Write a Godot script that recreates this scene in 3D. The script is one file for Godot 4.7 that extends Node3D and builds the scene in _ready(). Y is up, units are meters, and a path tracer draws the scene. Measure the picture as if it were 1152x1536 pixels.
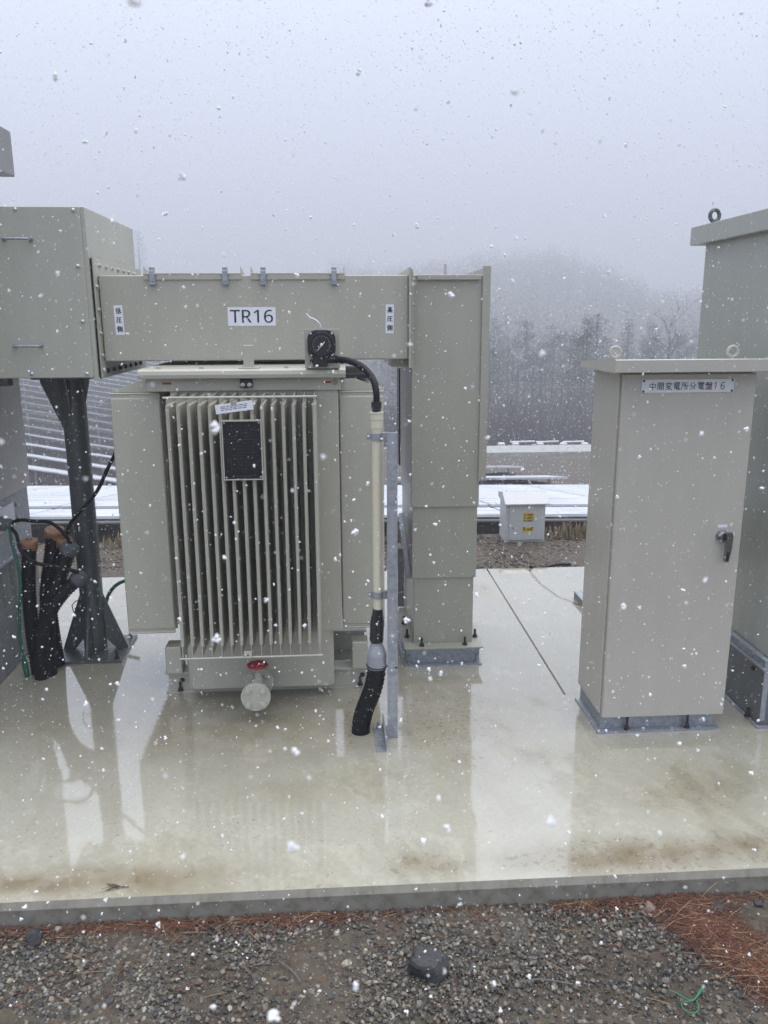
extends Node3D
# A pad-mounted transformer, its bus duct and switch cabinets on a wet concrete slab in falling snow.
# World: x to the right along the slab edge, y up, z towards the viewer; slab top is y = 0.

const FOCAL := 1219.25          # focal length in pixels of the 1152 x 1536 photograph
const EYE := Vector3(0, 1.6, 0)
var cam_basis := Basis()
var M := {}
var rng := RandomNumberGenerator.new()
var used := {}
var bolt_mesh: ArrayMesh
var screw_mesh: ArrayMesh
var stud_mesh: ArrayMesh

# ------------------------------------------------------------------ mesh builder
class MB:
	var v := PackedVector3Array()
	var n := PackedVector3Array()
	var uv := PackedVector2Array()
	var col := PackedColorArray()
	var tint := Color(1, 1, 1)
	var tinted := false

	func vert(p: Vector3, nn: Vector3, t := Vector2.ZERO) -> void:
		v.append(p); n.append(nn); uv.append(t); col.append(tint)

	# corners run counter-clockwise seen from outside
	func tri_n(a: Vector3, b: Vector3, c: Vector3, na: Vector3, nb: Vector3, nc: Vector3) -> void:
		vert(a, na); vert(c, nc); vert(b, nb)

	func tri(a: Vector3, b: Vector3, c: Vector3) -> void:
		var nn := (b - a).cross(c - a).normalized()
		tri_n(a, b, c, nn, nn, nn)

	func quad(a: Vector3, b: Vector3, c: Vector3, d: Vector3) -> void:
		var nn := (c - a).cross(d - b).normalized()
		vert(a, nn, Vector2(0, 1)); vert(c, nn, Vector2(1, 0)); vert(b, nn, Vector2(1, 1))
		vert(a, nn, Vector2(0, 1)); vert(d, nn, Vector2(0, 0)); vert(c, nn, Vector2(1, 0))

	func box(lo: Vector3, hi: Vector3) -> void:
		var p := []
		for i in 8:
			p.append(Vector3(hi.x if i & 1 else lo.x, hi.y if i & 2 else lo.y, hi.z if i & 4 else lo.z))
		quad(p[4], p[5], p[7], p[6]); quad(p[1], p[0], p[2], p[3])
		quad(p[5], p[1], p[3], p[7]); quad(p[0], p[4], p[6], p[2])
		quad(p[6], p[7], p[3], p[2]); quad(p[0], p[1], p[5], p[4])

	# box with chamfered edges
	func bbox(lo: Vector3, hi: Vector3, c: float) -> void:
		bbox_t(lo, hi, c, Transform3D())

	func bbox_t(lo: Vector3, hi: Vector3, c: float, xf: Transform3D) -> void:
		var mid := (lo + hi) / 2
		var h := (hi - lo) / 2
		c = minf(c, minf(h.x, minf(h.y, h.z)) * 0.98)
		var pt := func(s: Vector3, axis: int) -> Vector3:
			var q := Vector3(h.x - c, h.y - c, h.z - c)
			q[axis] = h[axis]
			return xf * (mid + s * q)
		for axis in 3:
			var a2 := (axis + 1) % 3
			var a3 := (axis + 2) % 3
			for sg in [1.0, -1.0]:
				var q := []
				for k in [[-1, -1], [1, -1], [1, 1], [-1, 1]]:
					var s := Vector3.ZERO
					s[axis] = sg; s[a2] = k[0]; s[a3] = k[1]
					q.append(pt.call(s, axis))
				if sg > 0: quad(q[0], q[1], q[2], q[3])
				else: quad(q[3], q[2], q[1], q[0])
		# edges
		for axis in 3:
			var a2 := (axis + 1) % 3
			var a3 := (axis + 2) % 3
			for s2 in [1.0, -1.0]:
				for s3 in [1.0, -1.0]:
					var s0 := Vector3.ZERO
					var s1 := Vector3.ZERO
					s0[axis] = -1; s1[axis] = 1
					s0[a2] = s2; s1[a2] = s2; s0[a3] = s3; s1[a3] = s3
					var e0 = pt.call(s0, a2); var e1 = pt.call(s1, a2)
					var f0 = pt.call(s0, a3); var f1 = pt.call(s1, a3)
					_edge(e0, e1, f1, f0, xf * mid)
		for sx in [1.0, -1.0]:
			for sy in [1.0, -1.0]:
				for sz in [1.0, -1.0]:
					var s := Vector3(sx, sy, sz)
					var a = pt.call(s, 0); var b = pt.call(s, 1); var d = pt.call(s, 2)
					if (b - a).cross(d - a).dot(a - xf * mid) > 0: tri(a, b, d)
					else: tri(a, d, b)

	func _edge(a: Vector3, b: Vector3, c: Vector3, d: Vector3, mid: Vector3) -> void:
		if (c - a).cross(d - b).dot((a + c) / 2 - mid) > 0: quad(a, b, c, d)
		else: quad(d, c, b, a)

	func basis_for(dir: Vector3) -> Basis:
		var u := dir.cross(Vector3.UP)
		if u.length() < 0.01: u = dir.cross(Vector3.RIGHT)
		u = u.normalized()
		return Basis(u, dir.normalized(), u.cross(dir.normalized()))

	func cyl(p0: Vector3, p1: Vector3, r0: float, r1: float, seg := 12, caps := true) -> void:
		tube([p0, p1], [r0, r1], seg, caps)

	func tube(pts: Array, radii: Array, seg := 8, caps := true) -> void:
		var rings := []
		var norms := []
		var bs := basis_for(pts[1] - pts[0])
		for i in pts.size():
			var d: Vector3
			if i == 0: d = pts[1] - pts[0]
			elif i == pts.size() - 1: d = pts[i] - pts[i - 1]
			else: d = pts[i + 1] - pts[i - 1]
			d = d.normalized()
			var u := (bs.x - d * bs.x.dot(d)).normalized()
			bs = Basis(u, d, u.cross(d))
			var ring := PackedVector3Array()
			var nr := PackedVector3Array()
			for k in seg:
				var a := TAU * k / seg
				var o := bs.x * cos(a) + bs.z * sin(a)
				ring.append(pts[i] + o * radii[i]); nr.append(o)
			rings.append(ring); norms.append(nr)
		for i in pts.size() - 1:
			var A: PackedVector3Array = rings[i]; var B: PackedVector3Array = rings[i + 1]
			var NA: PackedVector3Array = norms[i]; var NB: PackedVector3Array = norms[i + 1]
			for k in seg:
				var k2 := (k + 1) % seg
				tri_n(A[k], B[k], B[k2], NA[k], NB[k], NB[k2])
				tri_n(A[k], B[k2], A[k2], NA[k], NB[k2], NA[k2])
		if caps:
			var last := pts.size() - 1
			for k in seg:
				var k2 := (k + 1) % seg
				tri(pts[0], rings[0][k], rings[0][k2])
				tri(pts[last], rings[last][k2], rings[last][k])

	# profile of (radius, height) turned round the y axis of xf
	func lathe(profile: Array, xf: Transform3D, seg := 16) -> void:
		for i in profile.size() - 1:
			var a: Vector2 = profile[i]; var b: Vector2 = profile[i + 1]
			var t := b - a
			var nn := Vector2(t.y, -t.x).normalized()
			for k in seg:
				var a0 := TAU * k / seg; var a1 := TAU * (k + 1) / seg
				var c0 := Vector3(cos(a0), 0, sin(a0)); var c1 := Vector3(cos(a1), 0, sin(a1))
				var y := Vector3.UP
				var P := [c0 * a.x + y * a.y, c1 * a.x + y * a.y, c1 * b.x + y * b.y, c0 * b.x + y * b.y]
				var n0 := xf.basis * (c0 * nn.x + y * nn.y); var n1 := xf.basis * (c1 * nn.x + y * nn.y)
				for j in 4: P[j] = xf * P[j]
				if b.x > 1e-6: tri_n(P[0], P[3], P[2], n0, n0, n1)
				if a.x > 1e-6: tri_n(P[0], P[2], P[1], n0, n1, n1)

	# polygon (counter-clockwise in xf's xy plane) pushed out from z = 0 to z = depth
	func prism(poly: PackedVector2Array, depth: float, xf: Transform3D) -> void:
		if Geometry2D.is_polygon_clockwise(poly):
			poly = poly.duplicate(); poly.reverse()
		var idx := Geometry2D.triangulate_polygon(poly)
		for i in range(0, idx.size(), 3):
			var a := poly[idx[i]]; var b := poly[idx[i + 1]]; var c := poly[idx[i + 2]]
			if (b - a).cross(c - a) < 0:
				var t := b; b = c; c = t
			tri(xf * Vector3(a.x, a.y, depth), xf * Vector3(b.x, b.y, depth), xf * Vector3(c.x, c.y, depth))
			tri(xf * Vector3(a.x, a.y, 0), xf * Vector3(c.x, c.y, 0), xf * Vector3(b.x, b.y, 0))
		for i in poly.size():
			var a := poly[i]; var b := poly[(i + 1) % poly.size()]
			quad(xf * Vector3(a.x, a.y, 0), xf * Vector3(b.x, b.y, 0), xf * Vector3(b.x, b.y, depth), xf * Vector3(a.x, a.y, depth))

	func torus(c: Vector3, axis: Vector3, R: float, r: float, seg := 20, sides := 8) -> void:
		var bs := basis_for(axis)
		for i in seg:
			for j in sides:
				var q := []
				var nn := []
				for k in [[0, 0], [1, 0], [1, 1], [0, 1]]:
					var a: float = TAU * (i + k[0]) / seg
					var b: float = TAU * (j + k[1]) / sides
					var o: Vector3 = bs.x * cos(a) + bs.z * sin(a)
					var m: Vector3 = o * cos(b) + bs.y * sin(b)
					q.append(c + o * R + m * r); nn.append(m)
				if (q[2] - q[0]).cross(q[3] - q[1]).dot(nn[0]) > 0:
					tri_n(q[0], q[1], q[2], nn[0], nn[1], nn[2]); tri_n(q[0], q[2], q[3], nn[0], nn[2], nn[3])
				else:
					tri_n(q[0], q[2], q[1], nn[0], nn[2], nn[1]); tri_n(q[0], q[3], q[2], nn[0], nn[3], nn[2])

	func mesh(off := Vector3.ZERO) -> ArrayMesh:
		var a := []
		a.resize(Mesh.ARRAY_MAX)
		var vv := v
		if off != Vector3.ZERO:
			vv = PackedVector3Array()
			for p in v: vv.append(p - off)
		a[Mesh.ARRAY_VERTEX] = vv; a[Mesh.ARRAY_NORMAL] = n; a[Mesh.ARRAY_TEX_UV] = uv
		if tinted: a[Mesh.ARRAY_COLOR] = col
		var m := ArrayMesh.new()
		m.add_surface_from_arrays(Mesh.PRIMITIVE_TRIANGLES, a)
		return m

# ------------------------------------------------------------------ naming and parenting
func numbered(called: String) -> String:
	var k: int = used.get(called, 0)
	used[called] = k + 1
	return called if k == 0 else "%s_%03d" % [called, k]

func meta(o: Node, label: String, category: String, group := "") -> void:
	if label: o.set_meta("label", label)
	if category: o.set_meta("category", category)
	if group: o.set_meta("group", group)

func thing(called: String, label: String, category: String, at: Vector3, group := "") -> Node3D:
	var o := Node3D.new()
	o.name = numbered(called)
	add_child(o)
	o.position = at
	meta(o, label, category, group)
	return o

func copy_of(o: Node3D, at: Vector3, turn := 0.0, size := 1.0, label := "") -> Node3D:
	var c: Node3D = o.duplicate()
	c.name = numbered(String(o.name).trim_suffix("_001"))
	add_child(c)
	c.position = at
	c.rotation.y = turn
	c.scale = Vector3.ONE * size
	if label: c.set_meta("label", label)
	return c

func origin_of(p: Node3D) -> Vector3:
	var o := Vector3.ZERO
	var q: Node = p
	while q is Node3D and q != self:
		o += q.position
		q = q.get_parent()
	return o

# a part whose shape is given in world coordinates
func part(parent: Node3D, called: String, mb: MB, m: Material) -> MeshInstance3D:
	var o := MeshInstance3D.new()
	o.name = called
	o.mesh = mb.mesh(origin_of(parent))
	o.material_override = m
	parent.add_child(o, true)
	return o

func shared(parent: Node3D, called: String, mesh: Mesh, m: Material, at: Vector3, bs := Basis()) -> MeshInstance3D:
	var o := MeshInstance3D.new()
	o.name = called
	o.mesh = mesh
	o.material_override = m
	parent.add_child(o, true)
	o.transform = Transform3D(bs, at - origin_of(parent))
	return o

func single(called: String, mb: MB, m: Material, at: Vector3, label: String, category: String, group := "") -> MeshInstance3D:
	var o := MeshInstance3D.new()
	o.name = numbered(called)
	o.mesh = mb.mesh(at)
	o.material_override = m
	add_child(o)
	o.position = at
	meta(o, label, category, group)
	return o

func structure(called: String, mb: MB, m: Material, label: String, at := Vector3.ZERO) -> MeshInstance3D:
	var o := single(called, mb, m, at, label, called.replace("_", " "))
	o.set_meta("kind", "structure")
	return o

func bx(lo: Vector3, hi: Vector3, c := 0.0) -> MB:
	var mb := MB.new()
	if c > 0: mb.bbox(lo, hi, c)
	else: mb.box(lo, hi)
	return mb

func multi(called: String, mesh: Mesh, m: Material, xfs: Array, cols: Array, label: String, category: String, parent: Node3D = null) -> MultiMeshInstance3D:
	var mm := MultiMesh.new()
	mm.transform_format = MultiMesh.TRANSFORM_3D
	mm.use_colors = cols.size() > 0
	mm.mesh = mesh
	mm.instance_count = xfs.size()
	for i in xfs.size():
		mm.set_instance_transform(i, xfs[i])
		if cols.size() > 0: mm.set_instance_color(i, cols[i])
	var o := MultiMeshInstance3D.new()
	o.name = numbered(called) if parent == null else called
	o.multimesh = mm
	o.material_override = m
	if parent: parent.add_child(o, true)
	else: add_child(o)
	o.set_meta("kind", "stuff")
	meta(o, label, category)
	return o

# ------------------------------------------------------------------ textures and materials
func noise_img(seed_: int, freq: float, size: int, oct := 4, kind := FastNoiseLite.TYPE_SIMPLEX_SMOOTH) -> Image:
	var f := FastNoiseLite.new()
	f.seed = seed_; f.frequency = freq; f.noise_type = kind; f.fractal_octaves = oct
	return f.get_seamless_image(size, size)

func ramp_tex(im: Image, stops: Array) -> ImageTexture:
	# stops: [[position, Color (linear)], ...] -> sRGB texture
	var lut := []
	for i in 256:
		var t := i / 255.0
		var c: Color = stops[0][1]
		for k in stops.size() - 1:
			if t >= stops[k][0]:
				c = stops[k][1].lerp(stops[k + 1][1], clampf((t - stops[k][0]) / maxf(stops[k + 1][0] - stops[k][0], 1e-4), 0, 1))
		lut.append(c.linear_to_srgb())
	var w := im.get_width()
	var h := im.get_height()
	im.convert(Image.FORMAT_L8)
	var src := im.get_data()
	var dst := PackedByteArray()
	dst.resize(w * h * 3)
	for i in w * h:
		var c: Color = lut[src[i]]
		dst[i * 3] = mini(255, int(c.r * 255)); dst[i * 3 + 1] = mini(255, int(c.g * 255)); dst[i * 3 + 2] = mini(255, int(c.b * 255))
	return ImageTexture.create_from_image(Image.create_from_data(w, h, false, Image.FORMAT_RGB8, dst))

func grey(x: float) -> Color:
	return Color(x, x, x)

func mat(c: Color, rough: float, metal := 0.0, spec := 0.5) -> StandardMaterial3D:
	var m := StandardMaterial3D.new()
	m.albedo_color = c.linear_to_srgb()
	m.roughness = rough
	m.metallic = metal
	m.metallic_specular = spec
	return m

func triplanar(m: StandardMaterial3D, scale_: Vector3, tex: Texture2D, rough_tex: Texture2D = null) -> StandardMaterial3D:
	m.uv1_triplanar = true
	m.uv1_world_triplanar = true
	m.uv1_scale = scale_
	m.albedo_texture = tex
	if rough_tex:
		m.roughness_texture = rough_tex
		m.roughness_texture_channel = BaseMaterial3D.TEXTURE_CHANNEL_RED
	return m

func make_materials() -> void:
	var fine := noise_img(3, 0.02, 256, 5)
	var soft := ramp_tex(fine, [[0.0, grey(0.93)], [1.0, grey(1.0)]])
	var streak_r := ramp_tex(noise_img(11, 0.012, 256, 4), [[0.0, grey(0.86)], [1.0, grey(1.0)]])
	var wavy := ImageTexture.create_from_image(noise_img(12, 0.008, 256, 2))
	var paint := func(c: Color, rough: float) -> StandardMaterial3D:
		var m := mat(c, rough, 0.0, 0.5)
		triplanar(m, Vector3(1.7, 0.45, 1.7), soft, streak_r)
		m.heightmap_enabled = true
		m.heightmap_texture = wavy
		m.heightmap_scale = 0.12
		return m
	M.tank = paint.call(Color(0.429, 0.422, 0.356), 0.42)
	M.duct = paint.call(Color(0.391, 0.385, 0.322), 0.40)
	M.column = paint.call(Color(0.365, 0.361, 0.302), 0.34)
	M.junction = paint.call(Color(0.395, 0.4, 0.345), 0.42)
	M.cabinet = paint.call(Color(0.440, 0.424, 0.374), 0.30)
	M.green = paint.call(Color(0.335, 0.352, 0.312), 0.24)
	M.inverter = paint.call(Color(0.384, 0.385, 0.369), 0.4)
	M.hood = paint.call(Color(0.214, 0.215, 0.218), 0.45)
	M.post = paint.call(Color(0.091, 0.101, 0.102), 0.32)
	M.plinth = paint.call(Color(0.108, 0.12, 0.117), 0.42)
	var spangle := ramp_tex(noise_img(7, 0.05, 256, 2, FastNoiseLite.TYPE_CELLULAR), [[0.0, Color(0.62, 0.66, 0.72)], [0.5, Color(0.85, 0.87, 0.9)], [1.0, Color(1, 1, 1)]])
	var spangle_r := ramp_tex(noise_img(8, 0.03, 256, 3), [[0.0, grey(0.55)], [1.0, grey(1.0)]])
	M.galv = triplanar(mat(Color(0.40, 0.415, 0.44), 0.6, 0.55), Vector3(3, 3, 3), spangle, spangle_r)
	M.steel = mat(Color(0.55, 0.55, 0.56), 0.32, 0.9)
	M.rust = mat(Color(0.055, 0.035, 0.032), 0.75, 0.2)
	M.chrome = mat(Color(0.30, 0.31, 0.33), 0.12, 1.0)
	M.black = mat(Color(0.012, 0.013, 0.015), 0.38)
	M.rubber = mat(Color(0.008, 0.009, 0.011), 0.5, 0.0, 0.35)
	M.tape = mat(Color(0.012, 0.013, 0.016), 0.3)
	M.pvc = mat(Color(0.60, 0.565, 0.44), 0.4)
	M.pvc_grey = mat(Color(0.27, 0.285, 0.32), 0.4)
	M.red = mat(Color(0.30, 0.012, 0.025), 0.35)
	M.brown_tape = triplanar(mat(Color(0.34, 0.175, 0.095), 0.5), Vector3(9, 9, 9), soft)
	M.putty = triplanar(mat(Color(0.10, 0.11, 0.125), 0.7), Vector3(9, 9, 9), soft)
	M.green_cable = mat(Color(0.012, 0.11, 0.065), 0.45)
	M.label = mat(Color(0.70, 0.72, 0.78), 0.35)
	M.plate = mat(Color(0.62, 0.63, 0.66), 0.3, 0.15)
	M.ink = mat(Color(0.012, 0.012, 0.02), 0.5)
	M.faint_ink = mat(Color(0.022, 0.024, 0.03), 0.5)
	M.cap_ink = mat(Color(0.04, 0.025, 0.02), 0.6)
	M.nameplate = mat(Color(0.006, 0.007, 0.010), 0.25)
	M.white_paint = mat(Color(0.8, 0.8, 0.8), 0.5)
	M.yellow = mat(Color(0.60, 0.42, 0.05), 0.45)
	M.jb_grey = paint.call(Color(0.517, 0.531, 0.538), 0.4)
	M.snow = mat(Color(0.9, 0.91, 0.93), 0.85)
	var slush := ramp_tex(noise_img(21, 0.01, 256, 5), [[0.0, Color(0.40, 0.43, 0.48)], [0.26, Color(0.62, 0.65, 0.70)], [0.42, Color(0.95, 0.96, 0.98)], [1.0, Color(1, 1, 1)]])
	M.panel_snow_sheen = triplanar(mat(Color(0.62, 0.64, 0.68), 0.4), Vector3(0.35, 1.0, 2.2), slush)  # snow and slush, with the sky sheen on the glass painted in
	M.panel_under = mat(Color(0.60, 0.61, 0.62), 0.5)
	M.aluminium = mat(Color(0.62, 0.64, 0.67), 0.4, 0.6)
	var conc := ramp_tex(noise_img(31, 0.015, 512, 6), [[0.0, Color(0.55, 0.54, 0.50)], [0.45, Color(0.85, 0.85, 0.82)], [1.0, Color(1, 1, 1)]])
	M.concrete_edge = triplanar(mat(Color(0.25, 0.237, 0.205), 0.85), Vector3(2.3, 2.3, 2.3), conc)
	M.foundation = triplanar(mat(Color(0.24, 0.255, 0.26), 0.75), Vector3(1.5, 0.35, 1.5), conc)
	M.road = triplanar(mat(Color(0.42, 0.43, 0.43), 0.8), Vector3(0.3, 0.3, 0.3), conc)
	var soil := ramp_tex(noise_img(41, 0.03, 512, 6), [[0.0, Color(0.35, 0.33, 0.30)], [0.4, Color(0.75, 0.72, 0.68)], [0.62, Color(0.9, 0.87, 0.82)], [1.0, Color(1.0, 0.98, 0.95)]])
	M.ground = triplanar(mat(Color(1, 1, 1), 0.72), Vector3(1.1, 1.1, 1.1), soil)
	M.ground.vertex_color_use_as_albedo = true
	M.stone = mat(Color(1, 1, 1), 0.55)
	M.stone.vertex_color_use_as_albedo = true
	M.rock = triplanar(mat(Color(0.045, 0.048, 0.052), 0.5), Vector3(9, 9, 9), conc)
	M.needle = mat(Color(1, 1, 1), 0.6)
	M.needle.vertex_color_use_as_albedo = true
	M.foliage = mat(Color(1, 1, 1), 0.8)
	M.foliage.vertex_color_use_as_albedo = true
	M.bark = mat(Color(0.13, 0.115, 0.11), 0.9)
	M.straw = mat(Color(1, 1, 1), 0.7)
	M.straw.vertex_color_use_as_albedo = true
	M.twine = mat(Color(0.03, 0.19, 0.10), 0.6)
	M.crank = mat(Color(0.30, 0.26, 0.22), 0.7)

# ------------------------------------------------------------------ lettering from strokes (10 x 10 grid, y down)
const GLYPH := {
	"low": [[3, 0.5, 0.8, 4], [2, 3, 2, 10], [8.5, 0.8, 4.2, 2], [4.5, 2, 4.5, 8, 6.5, 7], [4.5, 4.6, 9.5, 4.3], [6.8, 1.5, 7.3, 6, 9, 9, 9.8, 7.5], [4, 9.6, 7, 9.6]],
	"press": [[1.2, 1.2, 9.5, 1.2], [1.8, 1.2, 1.6, 6, 0.5, 9.6], [3.2, 5, 8.6, 5], [6, 2.8, 6, 9], [2.8, 9, 9.6, 9]],
	"side": [[2.4, 0.5, 0.5, 4], [1.6, 3, 1.6, 10], [3.2, 1, 6.2, 1, 6.2, 7.2, 3.2, 7.2, 3.2, 1], [3.2, 3, 6.2, 3], [3.2, 5, 6.2, 5], [3.9, 7.4, 2.8, 9.6], [5.4, 7.4, 6.4, 9.4], [7.6, 2, 7.6, 7.5], [9.5, 0.8, 9.5, 9.6, 8.5, 9]],
	"high": [[5, 0, 5, 1.4], [1, 1.4, 9, 1.4], [3, 2.6, 7, 2.6, 7, 4.4, 3, 4.4, 3, 2.6], [1.2, 9.8, 1.2, 5.6, 8.8, 5.6, 8.8, 9.6, 8, 9.4], [3.2, 6.8, 6.8, 6.8, 6.8, 8.8, 3.2, 8.8, 3.2, 6.8]],
	"middle": [[1.2, 2.6, 8.8, 2.6, 8.8, 6.6, 1.2, 6.6, 1.2, 2.6], [5, 0.3, 5, 10]],
	"between": [[1, 0.6, 1, 9.9], [1, 0.6, 4.2, 0.6, 4.2, 4, 1, 4], [1, 2.3, 4.2, 2.3], [9, 0.6, 5.8, 0.6, 5.8, 4, 9, 4], [9, 0.6, 9, 9.6, 8.2, 9.6], [5.8, 2.3, 9, 2.3], [3.2, 5.2, 6.8, 5.2, 6.8, 9, 3.2, 9, 3.2, 5.2], [3.2, 7.1, 6.8, 7.1]],
	"change": [[5, 0, 5, 1.3], [0.8, 1.4, 9.2, 1.4], [3.9, 1.4, 3.7, 3.6, 2.6, 5], [6.1, 1.4, 6.1, 4.8], [2.2, 2.4, 0.8, 4.2], [7.8, 2.4, 9.2, 4.2], [4, 5, 1.4, 7.4], [3.6, 5.9, 7.6, 5.9, 5.5, 8.4, 1, 10], [3, 6.6, 6, 8.8, 9.6, 10]],
	"electric": [[1.5, 0.5, 8.5, 0.5], [0.8, 3.2, 0.8, 1.8, 9.2, 1.8, 9.2, 3.2], [5, 0.5, 5, 4.2], [2.2, 2.8, 3.8, 2.8], [2.2, 3.8, 3.8, 3.8], [6.2, 2.8, 7.8, 2.8], [6.2, 3.8, 7.8, 3.8], [2, 5, 8, 5, 8, 8.2, 2, 8.2, 2, 5], [2, 6.6, 8, 6.6], [5, 5, 5, 9.6, 9.4, 9.6, 9.4, 8.6]],
	"place": [[0.6, 0.9, 4.8, 0.9], [1.2, 2.6, 4.4, 2.6, 4.4, 5, 1.2, 5], [1.2, 2.6, 1.2, 6, 0.4, 9.6], [9.2, 0.6, 6, 1.5], [6, 1.5, 6, 5.5, 5, 9.8], [6, 4.4, 9.6, 4.4], [8, 4.4, 8, 10]],
	"divide": [[3.8, 0.5, 2.8, 3, 0.5, 5.2], [6, 0.5, 7.2, 3, 9.6, 5.2], [2.4, 5.2, 7.4, 5.2, 7, 9.4, 6, 9], [4.6, 5.2, 3.8, 8, 1.6, 9.8]],
	"board": [[2.6, 0.2, 2, 1], [1.2, 1.2, 4.4, 1.2, 4.4, 5.6], [1.2, 1.2, 1.2, 4, 0.5, 5.6], [0.4, 3.3, 5, 3.3], [2.8, 1.8, 2.8, 2.6], [2.8, 4, 2.8, 4.8], [6.2, 0.6, 6.2, 2, 5.4, 2.9], [6.2, 0.6, 8.2, 0.6, 8.2, 2.4, 9.4, 2.4], [5.8, 3.5, 8.8, 3.5, 7.4, 5, 5.4, 6], [6.2, 4, 9.4, 6], [1.8, 6.8, 8.2, 6.8, 8.2, 9.6], [1.8, 6.8, 1.8, 9.6], [4, 6.8, 4, 9.6], [6, 6.8, 6, 9.6], [0.4, 9.7, 9.6, 9.7]],
	"1": [[3, 2.2, 5, 0.6, 5, 9.8]],
	"6": [[7.4, 1.4, 5.5, 0.5, 3.6, 1.6, 2.6, 4, 2.5, 7, 3.2, 9, 5, 9.8, 6.8, 9, 7.6, 7, 6.8, 5.2, 5, 4.6, 3.4, 5.2, 2.5, 7]],
	"3": [[2.6, 1.6, 5, 0.5, 7.2, 2, 6.8, 4, 4.6, 5, 7.2, 6, 7.4, 8.4, 5, 9.8, 2.4, 8.6]],
	"4": [[6.2, 9.8, 6.2, 0.5, 2, 7, 8.4, 7]],
	"7": [[2.2, 0.8, 7.8, 0.8, 4.4, 9.8]],
}

func glyph(mb: MB, key: String, at: Vector3, right: Vector3, down: Vector3, size: float, thick: float) -> void:
	var out := down.cross(right).normalized()
	var lift := 0.0008
	for stroke in GLYPH[key]:
		for i in range(0, stroke.size() - 2, 2):
			var a: Vector3 = at + (right * stroke[i] + down * stroke[i + 1]) * (size / 10.0)
			var b: Vector3 = at + (right * stroke[i + 2] + down * stroke[i + 3]) * (size / 10.0)
			var d := (b - a).normalized()
			var s := d.cross(out) * thick / 2
			a -= d * thick * 0.4; b += d * thick * 0.4
			var q := [a + s + out * lift, b + s + out * lift, b - s + out * lift, a - s + out * lift]
			if (q[2] - q[0]).cross(q[3] - q[1]).dot(out) > 0: mb.quad(q[0], q[1], q[2], q[3])
			else: mb.quad(q[3], q[2], q[1], q[0])
			lift += 0.00002

func spline(ctrl: Array, step: float) -> Array:
	var out := []
	for i in ctrl.size() - 1:
		var p0: Vector3 = ctrl[maxi(i - 1, 0)]; var p1: Vector3 = ctrl[i]
		var p2: Vector3 = ctrl[i + 1]; var p3: Vector3 = ctrl[mini(i + 2, ctrl.size() - 1)]
		var n := maxi(2, int(p1.distance_to(p2) / step))
		for k in n:
			out.append(p1.cubic_interpolate(p2, p0, p3, float(k) / n))
	out.append(ctrl[-1])
	return out

func cable(ctrl: Array, r: float, seg := 8, step := 0.02) -> MB:
	var pts := spline(ctrl, step)
	var rad := []
	for p in pts: rad.append(r)
	var mb := MB.new()
	mb.tube(pts, rad, seg)
	return mb

func corrugated(ctrl: Array, r: float, pitch: float, depth: float, seg := 14) -> MB:
	var pts := spline(ctrl, pitch / 4.0)
	var rad := []
	for i in pts.size():
		rad.append(r - depth * [0.0, 0.15, 1.0, 0.85][i % 4])
	var mb := MB.new()
	mb.tube(pts, rad, seg)
	return mb

# photo pixel (1152 x 1536) -> a point of its ray at depth z
func ray(px: float, py: float) -> Vector3:
	return -cam_basis.z + cam_basis.x * ((px - 576.0) / FOCAL) - cam_basis.y * ((py - 768.0) / FOCAL)

func on_z(px: float, py: float, z: float) -> Vector3:
	var d := ray(px, py)
	return EYE + d * (z / d.z)

func on_y(px: float, py: float, y := 0.0) -> Vector3:
	var d := ray(px, py)
	return EYE + d * ((y - EYE.y) / d.y)

# ------------------------------------------------------------------ the lie of the land
func profile(tab: Array, d: float) -> float:
	for i in tab.size() - 1:
		if d <= tab[i + 1][0]:
			var t := clampf((d - tab[i][0]) / (tab[i + 1][0] - tab[i][0]), 0, 1)
			t = t * t * (3 - 2 * t) * 0.5 + t * 0.5
			return lerpf(tab[i][1], tab[i + 1][1], t)
	return tab[-1][1]

const VALLEY := [[-20, -0.08], [2.0, -0.074], [4.8, -0.05], [6.1, -0.045], [6.9, -0.5], [8.0, -1.05], [15, -1.75], [20, -2.45], [25, -3.0], [32, -3.78], [36.5, -4.12], [38, -4.5], [45, -5.8], [62, -8], [95, -9], [140, -7], [190, -2]]

func land(x: float, z: float) -> float:
	var d := -z
	var y := profile(VALLEY, d)
	var a := x / maxf(d, 1.0)
	# wooded hill beyond the valley, lower towards the right
	var ridge := lerpf(lerpf(8.5, 13.5, smoothstep(0.06, 0.22, a)), -2.5, smoothstep(0.27, 0.44, a))
	y = lerpf(y, ridge, smoothstep(150, 275, d))
	# slope with the solar rows on the left
	var slope := 1.6 - (6.4 + 0.175 * x + 0.066 * d - 0.00106 * pow(maxf(0, d - 50), 2))
	slope = minf(slope, 9.0)
	var t := (1.0 - smoothstep(-0.12, 0.02, a)) * smoothstep(15, 28, d)
	return lerpf(y, slope, t)

func on_land(px: float, py: float, above := 0.0) -> Vector3:
	var d := ray(px, py)
	d /= -d.z
	var s := 28.0
	while s < 400:
		var p := EYE + d * s
		if p.y < land(p.x, p.z) + above: return p
		s += 0.25
	return EYE + d * 400

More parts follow.
